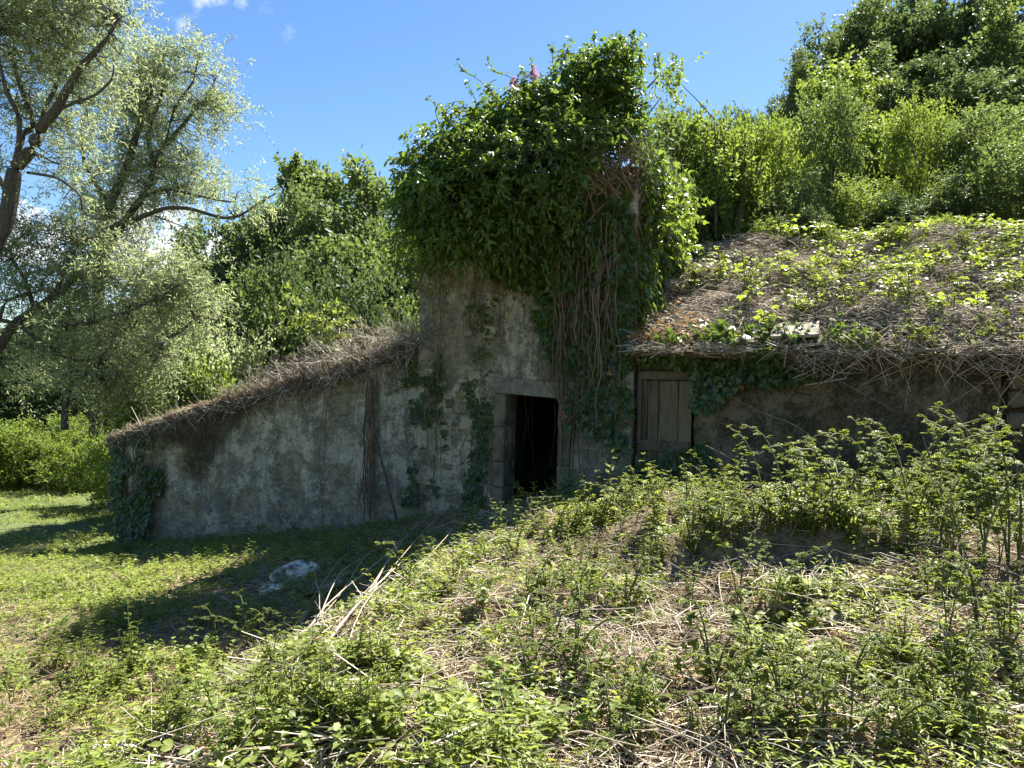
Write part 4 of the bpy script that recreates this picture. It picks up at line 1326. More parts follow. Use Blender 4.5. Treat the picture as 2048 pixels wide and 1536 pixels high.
# ivy on the sunny flank
ib = P0 + T * (UTR + .05) - NO * 1.2 + ZZ * 2.3
ivy2 = thing('flank_ivy', 'glossy sunlit ivy clothing the right flank of the tower down to the shed roof', 'ivy', ib)
lb = MB()
so_ = P0 + T * UTR
ivy_sheet(lb, so_, -NO, T, [(-.1, 2.1), (.5, 2.3), (1.2, 2.6), (2.2, 3.2), (3.0, 3.9), (4.4, 4.4), (4.4, 5.6), (-.1, 5.3)], 5600, .085, .28, 1.6, .24, .75, 6)
ivy_sheet(lb, so_, -NO, T, [(-.1, 2.0), (.35, 2.2), (.5, 3.0), (-.1, 3.0)], 500, .08, .15, 2, .25, .75, 7)
ivy_sheet(lb, P0, T, NO, [(UTR - .16, 1.95), (UTR + .02, 1.95), (UTR + .02, 4.8), (UTR - .25, 4.8)], 420, .08, .10, 2, .25, .75, 8)
cs = np.array([so_ - NO * rng.uniform(.2, 3.2) + ZZ * rng.uniform(4.0, 5.0) + T * rng.uniform(.02, .3) for i in range(110)])
sprays(lb, cs, so_ - NO * 1.5 + ZZ * 3.5 - T, 4, 6, .24, .085, .9, T_IVY, .12, .6, .8, .0, .3, .5, .8, .4)
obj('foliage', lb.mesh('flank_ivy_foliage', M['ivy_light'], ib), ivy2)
vb = MB()
vines(vb, so_, -NO, T, [(rng.uniform(.1, 3.6), rng.uniform(4.0, 4.9)) for i in range(60)], [rng.uniform(2.4, 3.4) for i in range(60)], .009, .05, .04)
obj('stems', vb.mesh('flank_ivy_stems', M['vine'], ib, True), ivy2)
# separate ivy growths
IV = [('thin ivy creeping up the wall between lean-to and doorway', pp((838, 760), (885, 700), (890, 1010), (800, 1010), (815, 850)), 620, .06, .03, 2.6, .45),
      ('ivy strand climbing close beside the door jamb', pp((935, 760), (992, 740), (985, 860), (985, 1010), (925, 1010), (945, 880)), 620, .06, .05, 2.6, .40),
      ('small ivy patch under the top of the lean-to roof', pp((755, 700), (838, 670), (838, 770), (760, 790)), 300, .06, .03, 2.5, .42),
      ('dark ivy tangle hiding the foot of the plank door', pp((1268, 915), (1330, 905), (1420, 880), (1440, 1010), (1268, 1010)), 520, .07, .14, 2.5, .34),
      ('small ivy tuft in the middle of the tower plaster', pp((930, 600), (990, 590), (1000, 690), (950, 730)), 130, .06, .03, 2.5, .45)]
for lab, poly, n, L, th, ds, thr in IV:
    c = np.mean(poly, axis=0); ib = fp(c[0], np.min(np.array(poly)[:, 1]))
    t = thing('wall_ivy', lab, 'ivy', ib)
    lb = MB(); ivy_sheet(lb, P0, T, NO, poly, n, L, th, ds, thr, .6, int(n))
    obj('foliage', lb.mesh('ivy_foliage', M['ivy'], ib), t)
    vb = MB(); pa = np.array(poly)
    vines(vb, P0, T, NO, [(rng.uniform(pa[:, 0].min(), pa[:, 0].max()), rng.uniform(c[1], pa[:, 1].max())) for i in range(9)], pa[:, 1].min(), .004, .03, .02)
    obj('stems', vb.mesh('ivy_stems', M['vine'], ib, True), t)
ib = fp(UL + .3, -1.5)
t = thing('corner_ivy', 'dense dark ivy swallowing the low outer corner of the lean-to', 'ivy', ib)
lb = MB()
ivy_sheet(lb, P0 - NO * .03, T, NO, pp((225, 860), (310, 850), (335, 960), (300, 1010), (300, 1095), (225, 1095)), 2300, .065, .16, 2.2, .33, .7, 21)
ivy_sheet(lb, P0 + T * UL, -NO, -T, [(-.05, -1.6), (2.2, -1.6), (2.2, .8), (-.05, .7)], 1200, .07, .2, 2, .3, .7, 22)
obj('foliage', lb.mesh('corner_ivy_foliage', M['ivy'], ib), t)
vb = MB(); vines(vb, P0 - NO * .03, T, NO, [(UL + rng.uniform(.0, 1.0), ZL0 + rng.uniform(-.2, .1)) for i in range(30)], -1.5, .006, .03, .03)
obj('stems', vb.mesh('corner_ivy_stems', M['vine'], ib, True), t)
# ivy draped on the shed eave above the plank door
ib = fp(uz(1420, 690)[0], ZS - .1, .3)
t = thing('eave_ivy', 'ivy draped over the shed eave beside the plank door', 'ivy', ib)
lb = MB()
ivy_sheet(lb, P0 - NO * .03, T, NO, [(UTR + .05, ZS + .05), (UTR + 3.0, ZS + .05), (UTR + 2.7, ZS - .25), (UTR + 1.9, ZS - .45), (UTR + 1.5, ZS - .5), (UTR + 1.2, ZS - .85), (UTR + .95, ZS - .8), (UTR + .8, ZS - .2), (UTR + .05, ZS - .12)], 1150, .075, .42, 2, .25, .8, 25)
cs = np.array([fp(UTR + rng.uniform(.6, 3.0), ZS + .10 + rng.uniform(0, .16), .35 + rng.uniform(-.5, .05)) for i in range(95)])
sprays(lb, cs, fp(UTR + 1.5, ZS - .5, 0), 3, 5, .2, .085, .9, T_IVY, .08, .5, .8, .1, .2, .3, .8, .4)
obj('foliage', lb.mesh('eave_ivy_foliage', M['ivy'], ib), t)

# ------------------------------------------------------------------ hanging dead creepers on the lean-to
VB = fp(-3.0, 0, .05)
rb = MB()
poly = pp((318, 862), (400, 815), (490, 760), (520, 790), (470, 850), (440, 890), (400, 950), (375, 940), (372, 880), (335, 880))
pa = np.array(poly)
a = rng.uniform(pa[:, 0].min(), pa[:, 0].max(), 6000); b = rng.uniform(pa[:, 1].min(), pa[:, 1].max(), 6000)
ok = in_poly(a, b, pa); a, b = a[ok][:1500], b[ok][:1500]; n = len(a)
A_ = fparr(a, b, .02 + .12 * rng.random(n)); B_ = fparr(a + rn(n) * .10, b - rng.uniform(-.05, .28, n), .02 + .12 * rng.random(n))
twig_lines(rb, A_, B_, .004, .003, .22, tint=rng.random(n))
t = thing('dead_creeper', 'matted dead creeper roots hanging in a beard below the low roof edge', 'creeper', fp(np.mean(a), np.min(b)))
obj('stems', rb.mesh('dead_creeper_stems', M['vine'], np.array(t.location), True), t)
for lab, (x0, y0), (x1, y1), nn, r in [('bundle of thin dark creeper stems hanging on the lean-to wall', (748, 760), (738, 1050), 26, .007), ('single dark creeper stem hanging down the lean-to wall', (655, 770), (650, 1060), 3, .006), ('dark cracked creeper stem running down the tower front', (890, 470), (893, 990), 3, .006)]:
    u0_, z0_ = uz(x0, y0); u1_, z1_ = uz(x1, y1)
    t = thing('hanging_creeper', lab, 'creeper', fp(u1_, z1_, .03))
    vb = MB(); vines(vb, P0, T, NO, [(u0_ + rn() * .05, z0_ + rn() * .1) for i in range(nn)], [z1_ + abs(rn()) * .3 for i in range(nn)], r, .022, .03)
    obj('stems', vb.mesh('creeper_stems', M['vine'], np.array(t.location), True), t)
pb = MB(); a = fp(*uz(752, 868), .06); c = fp(*uz(828, 1005), .5); c[2] = ground_z(c[0], c[1])
t = thing('leaning_pole', 'dark wooden pole leaning against the lean-to wall', 'pole', c)
tube(pb, [a, a * .5 + c * .5 + np.array([0, 0, .02]), c], [.016, .02, .024], 7, .2)
obj('shaft', pb.mesh('pole_shaft', M['bark'], c, True), t)

vb = MB(); vines(vb, P0 - NO * .03, T, NO, [(UTR + rng.uniform(1.2, 6.5), ZS - rng.uniform(.0, .3)) for i in range(46)], [ZS - rng.uniform(.6, 1.7) for i in range(46)], .004, .06, .05)
t = thing('hanging_creeper', 'thin dead creepers straggling down the dim shed wall', 'creeper', fp(UTR + 3.5, ZS - 1.5, .05))
obj('stems', vb.mesh('creeper_stems', M['vine'], np.array(t.location), True), t)
vb = MB()
for i in range(5):
    u_ = rng.uniform(DU0 + .08, DU1 - .1); d_ = -rng.uniform(.35, .7)
    tube(vb, [fp(u_, DZT + .05, d_), fp(u_ + rn() * .05, DZT - .5, d_ + .05), fp(u_ + rn() * .08, DZT - rng.uniform(.8, 1.5), d_ + .03)], [.0032, .0026, .0015], 4, .5)
t = thing('hanging_root', 'pale roots dangling inside the dark doorway', 'root', fp((DU0 + DU1) / 2, DZT - 1, -.5))
obj('stems', vb.mesh('root_stems', M['vine'], np.array(t.location), True), t)

# ------------------------------------------------------------------ dead brush on the lean-to roof
def dead_shrub_mesh(n=34, H=.6):
    mb = MB()
    for i in range(n):
        d = nrm((rn(3) * np.array([.7, .7, .2]) + np.array([0, 0, .75]))[None])[0]; ln = H * rng.uniform(.6, 1.15)
        p = np.array([rn() * .1, rn() * .1, 0]); pts = [p]
        for k in range(4):
            d = nrm((d + rn(3) * .28)[None])[0]; p = p + d * ln / 4; pts.append(p)
        q, _ = tube(mb, np.array(pts), np.linspace(.011, .0035, 5), 4, rng.random(), 0, 2)
        m_ = 10
        s_ = q[rng.integers(3, len(q), m_)]
        e = s_ + (nrm(rn(m_, 3) + d * 1.0) * rng.uniform(.08, .24, (m_, 1)))
        twig_lines(mb, s_, e, .004, .0018, .15, tint=rng.random(m_))
        m2 = 16; ii = rng.integers(0, m_, m2)
        s2 = s_[ii] * .4 + e[ii] * .6
        twig_lines(mb, s2, s2 + nrm(rn(m2, 3) + d) * rng.uniform(.04, .10, (m2, 1)), .0022, .0014, .1, tint=rng.random(m2))
    return mb.mesh('dead_shrub_branches', M['brush'], (0, 0, 0), True)


DSM = [dead_shrub_mesh(17, .75), dead_shrub_mesh(14, .62), dead_shrub_mesh(20, .88)]
spots = [(505, .0, .75), (545, -.1, .9), (590, .0, 1.0), (630, -.2, 1.05), (670, .0, 1.0), (705, -.1, 1.05), (745, .05, 1.0), (785, -.1, 1.1), (818, .0, 1.0), (610, -.7, 1.2), (690, -.8, 1.1), (770, -.7, 1.2), (565, -.6, .9), (650, .12, .7), (730, .14, .7), (800, .12, .8), (470, -.1, .5), (525, .1, .6)]
for i, (px, o, s) in enumerate(spots):
    u_, _ = uz(px, 700)
    z_ = float(lean_top(np.array(u_))) + .09
    t = thing('dead_shrub', 'leafless wiry dead shrub bristling on the lean-to roof edge', 'dead shrub', fp(u_, z_, o), 'dead shrubs along the lean-to roof')
    t.rotation_euler.z = rng.uniform(0, 6.28); t.scale = (s, s, s)
    obj('branches', DSM[i % 3], t)
# yellow creeper among them
cb = fp(*uz(630, 690), -.3)
t = thing('yellow_creeper', 'yellow-green leafy creeper rising above the dead roof brush', 'creeper', cb)
lb = MB(); vb = MB()
tips = [at(x, y, 14.0) for x, y in [(578, 592), (600, 605), (620, 612), (640, 625), (655, 640), (680, 615), (690, 640), (600, 640), (630, 660), (660, 665), (570, 625), (690, 670)]]
for q in tips:
    a = cb + rn(3) * np.array([.3, .2, .02])
    tube(vb, [a, a * .5 + q * .5 + rn(3) * .05 + np.array([0, 0, .08]), q], [.007, .005, .003], 4)
    sprays(lb, np.array([q, q * .7 + a * .3]), cb, 3, 7, .26, .085, .6, T_OVAL, .07, .5, .8, .1, .4, .4, .8, .5)
obj('stems', vb.mesh('creeper_stems', M['greenstem'], cb, True), t)
obj('foliage', lb.mesh('creeper_foliage', M['hop'], cb), t)


# loose dead matter lying on the two roofs: nobody could count it
def litter(name, P, az_sd, length, rad, mat, lift=.0, tilt=.25, bend=.1):
    n = len(P); mb = MB()
    a = rng.uniform(0, np.pi * 2, n) if az_sd is None else az_sd[0] + rn(n) * az_sd[1]
    ln = length * rng.uniform(.4, 1.6, n)
    d = np.stack([np.cos(a), np.sin(a), rn(n) * tilt], 1) * (ln / 2)[:, None]
    P = P + np.array([0, 0, lift]) + np.abs(rn(n, 1)) * np.array([0, 0, .02])
    mid = P + rn(n, 3) * (ln * bend)[:, None] * np.array([1, 1, .5])
    r = rad * rng.uniform(.5, 1.6, n)
    sticks(mb, np.stack([P - d, mid, P + d], 1), np.stack([r, r, r * .6], 1), 3, rng.random(n))
    return obj(name, mb.mesh(name, M[mat], (0, 0, 0), True), kind='stuff')


n = 3400
u_ = UL - .1 + (UTL - UL) * .62 * rng.random(n) ** 1.3; o_ = .24 - np.abs(rn(n)) * .7
tilt_line = math.atan2(ZL1 - ZL0, UTL - UL)
P = fparr(u_, lean_top(u_) + .11, np.clip(o_, -3, .3)); P[:, 2] += np.abs(rn(n)) * .035
litter('dry_straw', P, None, .17, .0032, 'straw', .01, .45, .16)
n = 3000
u_ = rng.uniform(UL + 2.6, UTL, n); o_ = .24 - np.abs(rn(n)) * .8
P = fparr(u_, lean_top(u_) + .11 + .10 * fbm(u_ * 2.2, o_ * 2, 3, 65), np.clip(o_, -3, .3))
litter('dead_brush', P, None, .24, .0036, 'vine', .01, .6, .2)
n = 900
u_ = rng.uniform(UL, UTL, n); P = fparr(u_, lean_top(u_) + .08 - np.abs(rn(n)) * .10, np.full(n, .22) + rn(n) * .04)
litter('dead_brush', P, None, .28, .004, 'brush', 0, .9)
n = 19000
u_ = rng.uniform(SU0, UEND, n); o_ = .45 - rng.random(n) ** 1.25 * (DEPTH + .6)
P = fparr(u_, mat_h(u_, o_), o_)
litter('dead_bramble_mat', P, None, .34, .0045, 'brush', .02, .25, .14)
n = 900
u_ = rng.uniform(UTR + 2.0, UEND, n); P = fparr(u_, ZS + .10 - np.abs(rn(n)) * .16 * (fbm(u_ * 1.6, u_ * 0, 2, 63) > .5) - .02, np.full(n, .34) + rn(n) * .08)
litter('dead_brush', P, (-TH - .2, .9), .42, .0045, 'brush', 0, .55, .2)
# dead leaves caught where the ivy meets the roof
n = 1500
P = fparr(UTR + np.abs(rn(n)) * .5, np.zeros(n), .3 - np.abs(rn(n)) * .7)
uu = (P - P0) @ T; oo = (P - P0) @ NO
P[:, 2] = roof_top(uu, oo) + .05 + np.abs(rn(n)) * .10
lb = MB(); leaves(lb, P, rn(n, 3), rn(n, 3) + ZZ * .6, .07, .05, T_OVAL, rng.random(n))
obj('dry_leaves', lb.mesh('dry_leaves', M['drygrass']), kind='stuff')


# ------------------------------------------------------------------ bramble, nettle, canes
def compound_leaf(mat, nl, L, tmpl=T_SERR):
    mb = MB()
    pt = L * .55
    sticks(mb, np.array([[[0, 0, 0], [pt * .5, 0, pt * .12], [pt, 0, pt * .10]]]), np.full((1, 3), .0016), 3, .5)
    e = np.array([pt, 0, pt * .10])
    dirs = {3: [0, 1.15, -1.15], 5: [0, .75, -.75, 1.75, -1.75]}[nl]
    for k, a in enumerate(dirs):
        l = L * (1.0 if k == 0 else (.86 if k < 3 else .6)) * rng.uniform(.92, 1.08)
        st = e + np.array([L * .14, 0, 0]) if k == 0 else e
        d = np.array([math.cos(a), math.sin(a), -.18 + rn() * .12])
        leaves(mb, st[None], d[None], np.array([[rn() * .18, rn() * .18, 1.0]]), l, l * .66, tmpl, np.clip(.5 + rn() * .2, 0, 1))
    return mb.mesh('leaf', mat)


def pair_leaf(mat, L):
    mb = MB()
    leaves(mb, np.array([[.012, 0, 0]]), np.array([[1, 0, -.15]]), np.array([[rn() * .1, rn() * .1, 1.0]]), L, L * .48, T_SERR, np.clip(.5 + rn() * .2, 0, 1))
    return mb.mesh('leaf', mat)


LF = {'bramble': [compound_leaf(M['bramble'], k, L) for k, L in ((3, .052), (3, .06), (5, .058), (3, .046))],
      'nettle': [pair_leaf(M['nettle'], L) for L in (.10, .115, .09)],
      'tall': [compound_leaf(M['bramble'], k, L) for k, L in ((3, .075), (5, .08), (3, .065))],
      'sprout': [compound_leaf(M['sprout'], k, L, T_OVAL) for k, L in ((3, .075), (3, .085), (5, .07))]}


def leaf_matrix(p, d, up_, s):
    d = nrm(np.asarray(d)[None])[0]; b = nrm(np.cross(up_, d)[None])[0]; n_ = np.cross(d, b)
    return Matrix(((d[0] * s, b[0] * s, n_[0] * s, p[0]), (d[1] * s, b[1] * s, n_[1] * s, p[1]), (d[2] * s, b[2] * s, n_[2] * s, p[2]), (0, 0, 0, 1)))


def plant_layout(kind, H):
    """stem points and a list of leaf matrices"""
    if kind == 'nettle':
        stems = []
        for k in range(rng.integers(2, 4)):
            lean = rn(2) * (.16 if k == 0 else .34) * H; h = H * (1 if k == 0 else rng.uniform(.5, .85))
            stems.append(np.array([[0, 0, -.05], [lean[0] * .25, lean[1] * .25, h * .33], [lean[0] * .6, lean[1] * .6, h * .68], [lean[0] * 1.1, lean[1] * 1.1, h]]))
    elif kind == 'tall':
        stems = []
        for k in range(rng.integers(1, 3)):
            a = rng.uniform(0, 6.28); out = H * rng.uniform(.2, .55); h = H * rng.uniform(.75, 1.05); dx, dy = math.cos(a), math.sin(a)
            stems.append(np.array([[0, 0, -.04], [dx * out * .15, dy * out * .15, h * .45], [dx * out * .5, dy * out * .5, h * .85], [dx * out, dy * out, h * rng.uniform(.9, 1.05)]]))
    else:
        stems = []
        for k in range(rng.integers(2, 4)):
            a = rng.uniform(0, 6.28); out = H * rng.uniform(.35, 1.0); h = H * rng.uniform(.6, 1.05)
            dx, dy = math.cos(a), math.sin(a)
            stems.append(np.array([[0, 0, -.04], [dx * out * .22, dy * out * .22, h * .6], [dx * out * .6, dy * out * .6, h * .98], [dx * out, dy * out, h * rng.uniform(.75, 1.05)]]))
    mats = []
    for P in stems:
        n = 24
        f = np.linspace(0, 1, n)
        q = np.stack([np.interp(f, np.linspace(0, 1, 4), P[:, k]) for k in range(3)], 1)
        ln = np.linalg.norm(P[-1] - P[0])
        if kind == 'nettle':
            m_ = max(5, int(ln / .055)); ph = rng.uniform(0, 6.28)
            for i in range(m_):
                f_ = .16 + .84 * (i + .5) / m_; j = min(n - 1, int(f_ * n))
                s = (1.1 - .75 * f_ ** 2.5) * rng.uniform(.85, 1.1)
                for g in (0, np.pi):
                    a = ph + i * np.pi / 2 + g
                    if rng.random() < .12:
                        continue
                    a += rn() * .35; el = -.35 + f_ * .75 + rn() * .25
                    mats.append((q[j], np.array([math.cos(a), math.sin(a), el]), np.array([rn() * .35, rn() * .35, 1.0]), s * rng.uniform(.7, 1.15)))
        else:
            m_ = max(4, int(ln / (.085 if kind == 'tall' else .06))); ph = rng.uniform(0, 6.28)
            for i in range(m_):
                f_ = .2 + .8 * (i + .6) / m_; j = min(n - 1, int(f_ * n)); a = ph + i * 2.4
                s = rng.uniform(.75, 1.2) * (1.1 - .45 * f_)
                mats.append((q[j], np.array([math.cos(a), math.sin(a), .25 + rn() * .2]), np.array([rn() * .3, rn() * .3, 1.0]), s))
    return stems, mats


def plant_proto(kind, name, H, single):
    """an unplaced plant: stems, and either each leaf as its own part or one foliage part"""
    stems, mats = plant_layout(kind, H)
    t = thing(name, '', '', (0, 0, -50))
    sb = MB()
    for P in stems:
        tube(sb, P, np.linspace(.0048, .0018, 4) * (1 + H), 4, rng.random())
    obj('stem', sb.mesh('stem', M['greenstem'], (0, 0, 0), True), t)
    if single:
        for k, (p, d, u_, s) in enumerate(mats):
            o = obj('leaf', LF[kind][k % len(LF[kind])], t)
            o.matrix_local = leaf_matrix(p, d, u_, s)
    else:
        mb = MB()
        for k, (p, d, u_, s) in enumerate(mats):
            me = LF[kind][k % len(LF[kind])]
            V = np.empty(len(me.vertices) * 3, np.float32); me.vertices.foreach_get('co', V); V = V.reshape(-1, 3)
            Fc = np.empty(len(me.polygons) * 3, np.int32); me.loops.foreach_get('vertex_index', Fc); Fc = Fc.reshape(-1, 3)
            A = np.array(leaf_matrix(p, d, u_, s))
            mb.add(V @ A[:3, :3].T + A[:3, 3], Fc, np.clip(.5 + rn() * .25, 0, 1))
        obj('foliage', mb.mesh('foliage', M['bramble' if kind == 'tall' else kind], (0, 0, 0)), t)['kind'] = 'stuff'
    return t


PP = {('bramble', True): [plant_proto('bramble', 'bramble_plant', H, True) for H in (.22, .28, .32, .2, .36)],
      ('bramble', False): [plant_proto('bramble', 'bramble_plant', H, False) for H in (.24, .3, .36, .28, .42, .33)],
      ('nettle', True): [plant_proto('nettle', 'nettle_plant', H, True) for H in (.34, .44, .3)],
      ('nettle', False): [plant_proto('nettle', 'nettle_plant', H, False) for H in (.26, .34, .42, .5, .58, .38, .3)],
      ('sprout', False): [plant_proto('sprout', 'bramble_sprout', H, False) for H in (.26, .32, .40, .3)]}
PP[('tall', True)] = [plant_proto('tall', 'tall_bramble', H, True) for H in (.8, 1.0, 1.25, .9)]
USED = set()


def place_plant(kind, pos, s, label, cat, group, tilt=None, near=None):
    near = (pos[1] < 6.2 and kind != 'sprout') if near is None else near
    src = PP[(kind, near)]; o = src[rng.integers(len(src))]
    if o.name in USED:
        o = copy_tree(o)
    else:
        USED.add(o.name)
    o.location = [float(v) for v in pos]
    o.rotation_euler = (rn() * .08, rn() * .08, rng.uniform(0, 6.28)) if tilt is None else tilt
    o.scale = (s, s, s)
    tag(o, label, cat, group)
    return o


REG = [('nettle', 60, 270, 1270, 1390, 26, .5, .9, 'soft-leaved weed in the clump at the shadow edge', 'weeds at the shadow edge'),
       ('bramble', 400, 640, 1225, 1330, 16, .7, 1.1, 'bramble sprig along the sunlit rim of the house shadow', 'brambles on the shadow rim'),
       ('nettle', 520, 790, 1330, 1530, 40, .45, .8, 'soft-leaved weed in the bright near clump', 'weeds of the near clump'),
       ('bramble', 250, 520, 1420, 1530, 16, .6, 1.0, 'low bramble sprig near the bottom edge', 'low brambles at the bottom edge'),
       ('bramble', 0, 200, 1380, 1530, 7, .6, .9, 'small bramble sprig in the near meadow corner', 'brambles of the meadow corner'),
       ('bramble', 800, 1010, 1090, 1260, 14, .7, 1.1, 'bramble sprig on the bank beside the pale canes', 'brambles beside the canes'),
       ('nettle', 1000, 1330, 1040, 1130, 20, .6, .9, 'leafy upright weed on the front of the bank', 'weeds on the bank front'),
       ('bramble', 1300, 1720, 1050, 1130, 26, .8, 1.2, 'bramble sprig on the top of the bank', 'brambles on the bank top'),
       ('bramble', 1700, 2048, 1060, 1300, 34, .8, 1.3, 'bramble sprig in the dark tangle at the frame edge', 'brambles of the edge tangle'),
       ('bramble', 1050, 1330, 1180, 1330, 15, .7, 1.1, 'bramble sprig on the slope under the bank', 'brambles under the bank'),
       ('bramble', 1420, 2048, 1330, 1534, 40, .8, 1.25, 'broad-leaved bramble sprig in the near corner', 'brambles of the near corner'),
       ('bramble', 1050, 1420, 1350, 1534, 20, .7, 1.1, 'bramble sprig among the straw of the near slope', 'brambles in the straw'),
       ('nettle', 1500, 1900, 1250, 1500, 10, .6, .9, 'upright weed shoot before the dark hollow', 'weeds before the hollow'),
       ('nettle', 1090, 1330, 990, 1075, 34, .6, 1.3, 'tall sunlit weed shoot before the open doorway', 'tall weeds before the doorway'),
       ('nettle', 1370, 1560, 990, 1080, 26, .55, 1.25, 'tall sunlit weed shoot before the plank door', 'tall weeds before the plank door'),
       ('nettle', 1560, 1780, 990, 1090, 22, .6, 1.55, 'tall weed shoot against the shed wall', 'tall weeds before the shed'),
       ('nettle', 1780, 2048, 990, 1100, 22, .6, 1.6, 'tall weed shoot before the bare stones of the shed', 'tall weeds before the shed end'),
       ('bramble', 1560, 2048, 960, 1060, 24, 1.1, 1.9, 'arching bramble shoot rising before the shed wall', 'arching brambles before the shed'),
       ('nettle', 900, 1090, 1010, 1080, 10, .6, .9, 'weed shoot beside the shaded door foot', 'weeds at the door foot'),
       ('bramble', 330, 840, 1080, 1120, 26, .6, 1.0, 'shaded bramble sprig along the foot of the lean-to', 'brambles along the lean-to foot'),
       ('bramble', 150, 260, 1070, 1180, 12, .7, 1.1, 'bramble sprig at the outer corner of the lean-to', 'brambles at the lean-to corner')]
def hollow0(X, Y):
    return (((X - 2.15) / 1.0) ** 2 + ((Y - 5.75) / .38) ** 2 < 1) | (((X - 2.6) / 1.0) ** 2 + ((Y - 4.6) / .26) ** 2 < 1)


for kind, x0, x1, y0, y1, n, s0, s1, lab, grp in REG:
    H_ = ground_hit(rng.uniform(x0, x1, n), rng.uniform(y0, y1, n))
    for p in H_:
        if hollow0(p[0], p[1]):
            continue
        p = p.copy(); p[2] = float(ground_z(p[0], p[1])) - .01
        place_plant(kind, p, rng.uniform(s0, s1), lab, 'bramble' if kind == 'bramble' else 'weed', grp)
for i, (px, py, s_, lab) in enumerate([(1610, 1010, 1.0, 'tall bramble shoot standing before the middle of the shed wall'), (1530, 1010, .75, 'bramble shoot rising left of the tall one before the shed'), (1690, 1020, .8, 'bramble shoot with arching tip before the dim shed wall'), (1880, 1010, 1.05, 'tall leafy bramble before the bare stones of the shed'),
                                       (1930, 1020, 1.15, 'tallest bramble shoot reaching the shed eave near the frame edge'), (1985, 1030, .9, 'leafy bramble shoot beside the tallest one'), (2030, 1060, .9, 'bramble shoot cut by the frame before the shed end'), (1800, 1040, .7, 'short arching bramble shoot before the shed'),
                                       (1575, 1030, .85, 'forked bramble shoot leaning before the shed wall'), (1650, 1040, .7, 'bramble shoot low before the long slanting cane'), (1745, 1010, .8, 'slender bramble shoot before the dim middle stones'), (1845, 1050, .85, 'leafy bramble beside the dark upright stem'),
                                       (1905, 1060, 1.0, 'dense bramble shoot under the thin slanting cane'), (1960, 1005, 1.1, 'tall bramble shoot tangled into the shed eave'), (2010, 1010, 1.1, 'tall bramble shoot at the very end of the shed wall'), (1470, 1010, .6, 'bramble shoot under the eave ivy'),
                                       (1420, 1000, .55, 'bramble shoot before the foot of the plank door'), (1240, 1010, .5, 'bramble shoot between the doorway and the plank door')]):
    p = ground_hit(px, py)[0]; p[2] = float(ground_z(p[0], p[1])) - .01
    place_plant('tall', p, s_ * 1.05, lab, 'bramble', 'tall brambles before the shed', near=True)
for x0, x1, y0, y1, n, s0, s1, lab, grp in [(1740, 2048, 1010, 1160, 18, .7, 1.25, 'tall leafy bramble in the tangle at the end of the bank', 'tall brambles of the edge tangle'),
                                            (1300, 2048, 1090, 1300, 20, .4, .65, 'straggling bramble shoot standing over the litter of the bank', 'straggling brambles of the bank'),
                                            (1000, 1300, 1050, 1200, 10, .35, .55, 'straggling bramble shoot on the near shoulder of the bank', 'straggling brambles of the bank shoulder')]:
    for p in ground_hit(rng.uniform(x0, x1, n), rng.uniform(y0, y1, n)):
        if hollow0(p[0], p[1]):
            continue
        p = p.copy(); p[2] = float(ground_z(p[0], p[1])) - .01
        place_plant('tall', p, rng.uniform(s0, s1), lab, 'bramble', grp, near=True)
# fresh sprouts over the shed roof and the edge of the thicket
for k in range(360):
    u_ = rng.uniform(UTR + .5, 8.0); o_ = -rng.random() ** .8 * (DEPTH + .4) - .1
    if fbm(np.array([u_ * 1.1]), np.array([o_ * 1.1]), 2, 71)[0] < .40:
        continue
    p = fp(u_, float(mat_h(np.array([u_]), np.array([o_]))[0]) - .02, o_)
    if k % 3 == 1:
        pl = place_plant('bramble', p, rng.uniform(.8, 1.5), 'mid-green bramble shoot among the dead canes on the shed roof', 'bramble', 'green brambles on the shed roof', near=False)
        pl.name = 'roof_bramble'
        continue
    place_plant('sprout', p, rng.uniform(.7, 1.3), 'yellow-green bramble sprout on the roof of the shed', 'bramble', 'sprouts on the shed roof')
for k in range(30):
    u_ = rng.uniform(UTR + 1.6, 7.6)
    pl = place_plant('bramble', fp(u_, ZS + rng.uniform(-.02, .12), rng.uniform(.2, .36)), rng.uniform(.9, 1.6), 'bramble shoot spilling over the shed eave', 'bramble', 'brambles spilling over the eave', tilt=(rng.uniform(.5, 1.1), rn() * .2, rn() * .4), near=False)
    pl.name = 'eave_bramble'
for k in range(70):
    u_ = rng.uniform(UTR + 1.0, 8.4); w_ = rng.uniform(DEPTH + .1, DEPTH + 2.2)
    q = fp(u_, 0, -w_); p = np.array([q[0], q[1], float(ground_z(q[0], q[1]))])
    place_plant('sprout', p, rng.uniform(1.2, 2.2), 'yellow-green bramble sprout along the foot of the thicket', 'bramble', 'sprouts at the thicket foot')
for lst in PP.values():
    for o in lst:
        if o.name not in USED:
            for ch in list(o.children):
                bpy.data.objects.remove(ch)
            bpy.data.objects.remove(o)


# pale dead canes: the leaning sheaf by the bank, then loose ones
def cane(pts, r, lab, grp, name='dead_cane'):
    pts = np.asarray(pts, float); base = pts[0]
    mb = MB(); tube(mb, pts, np.linspace(r, r * .45, len(pts)) * (.8 if 'sheaf' in lab else 1.1), 5, .45 + .4 * rng.random(), .1)
    o = obj(name, mb.mesh(name, M['cane'], base, True), None, base)
    tag(o, lab, 'cane', grp)


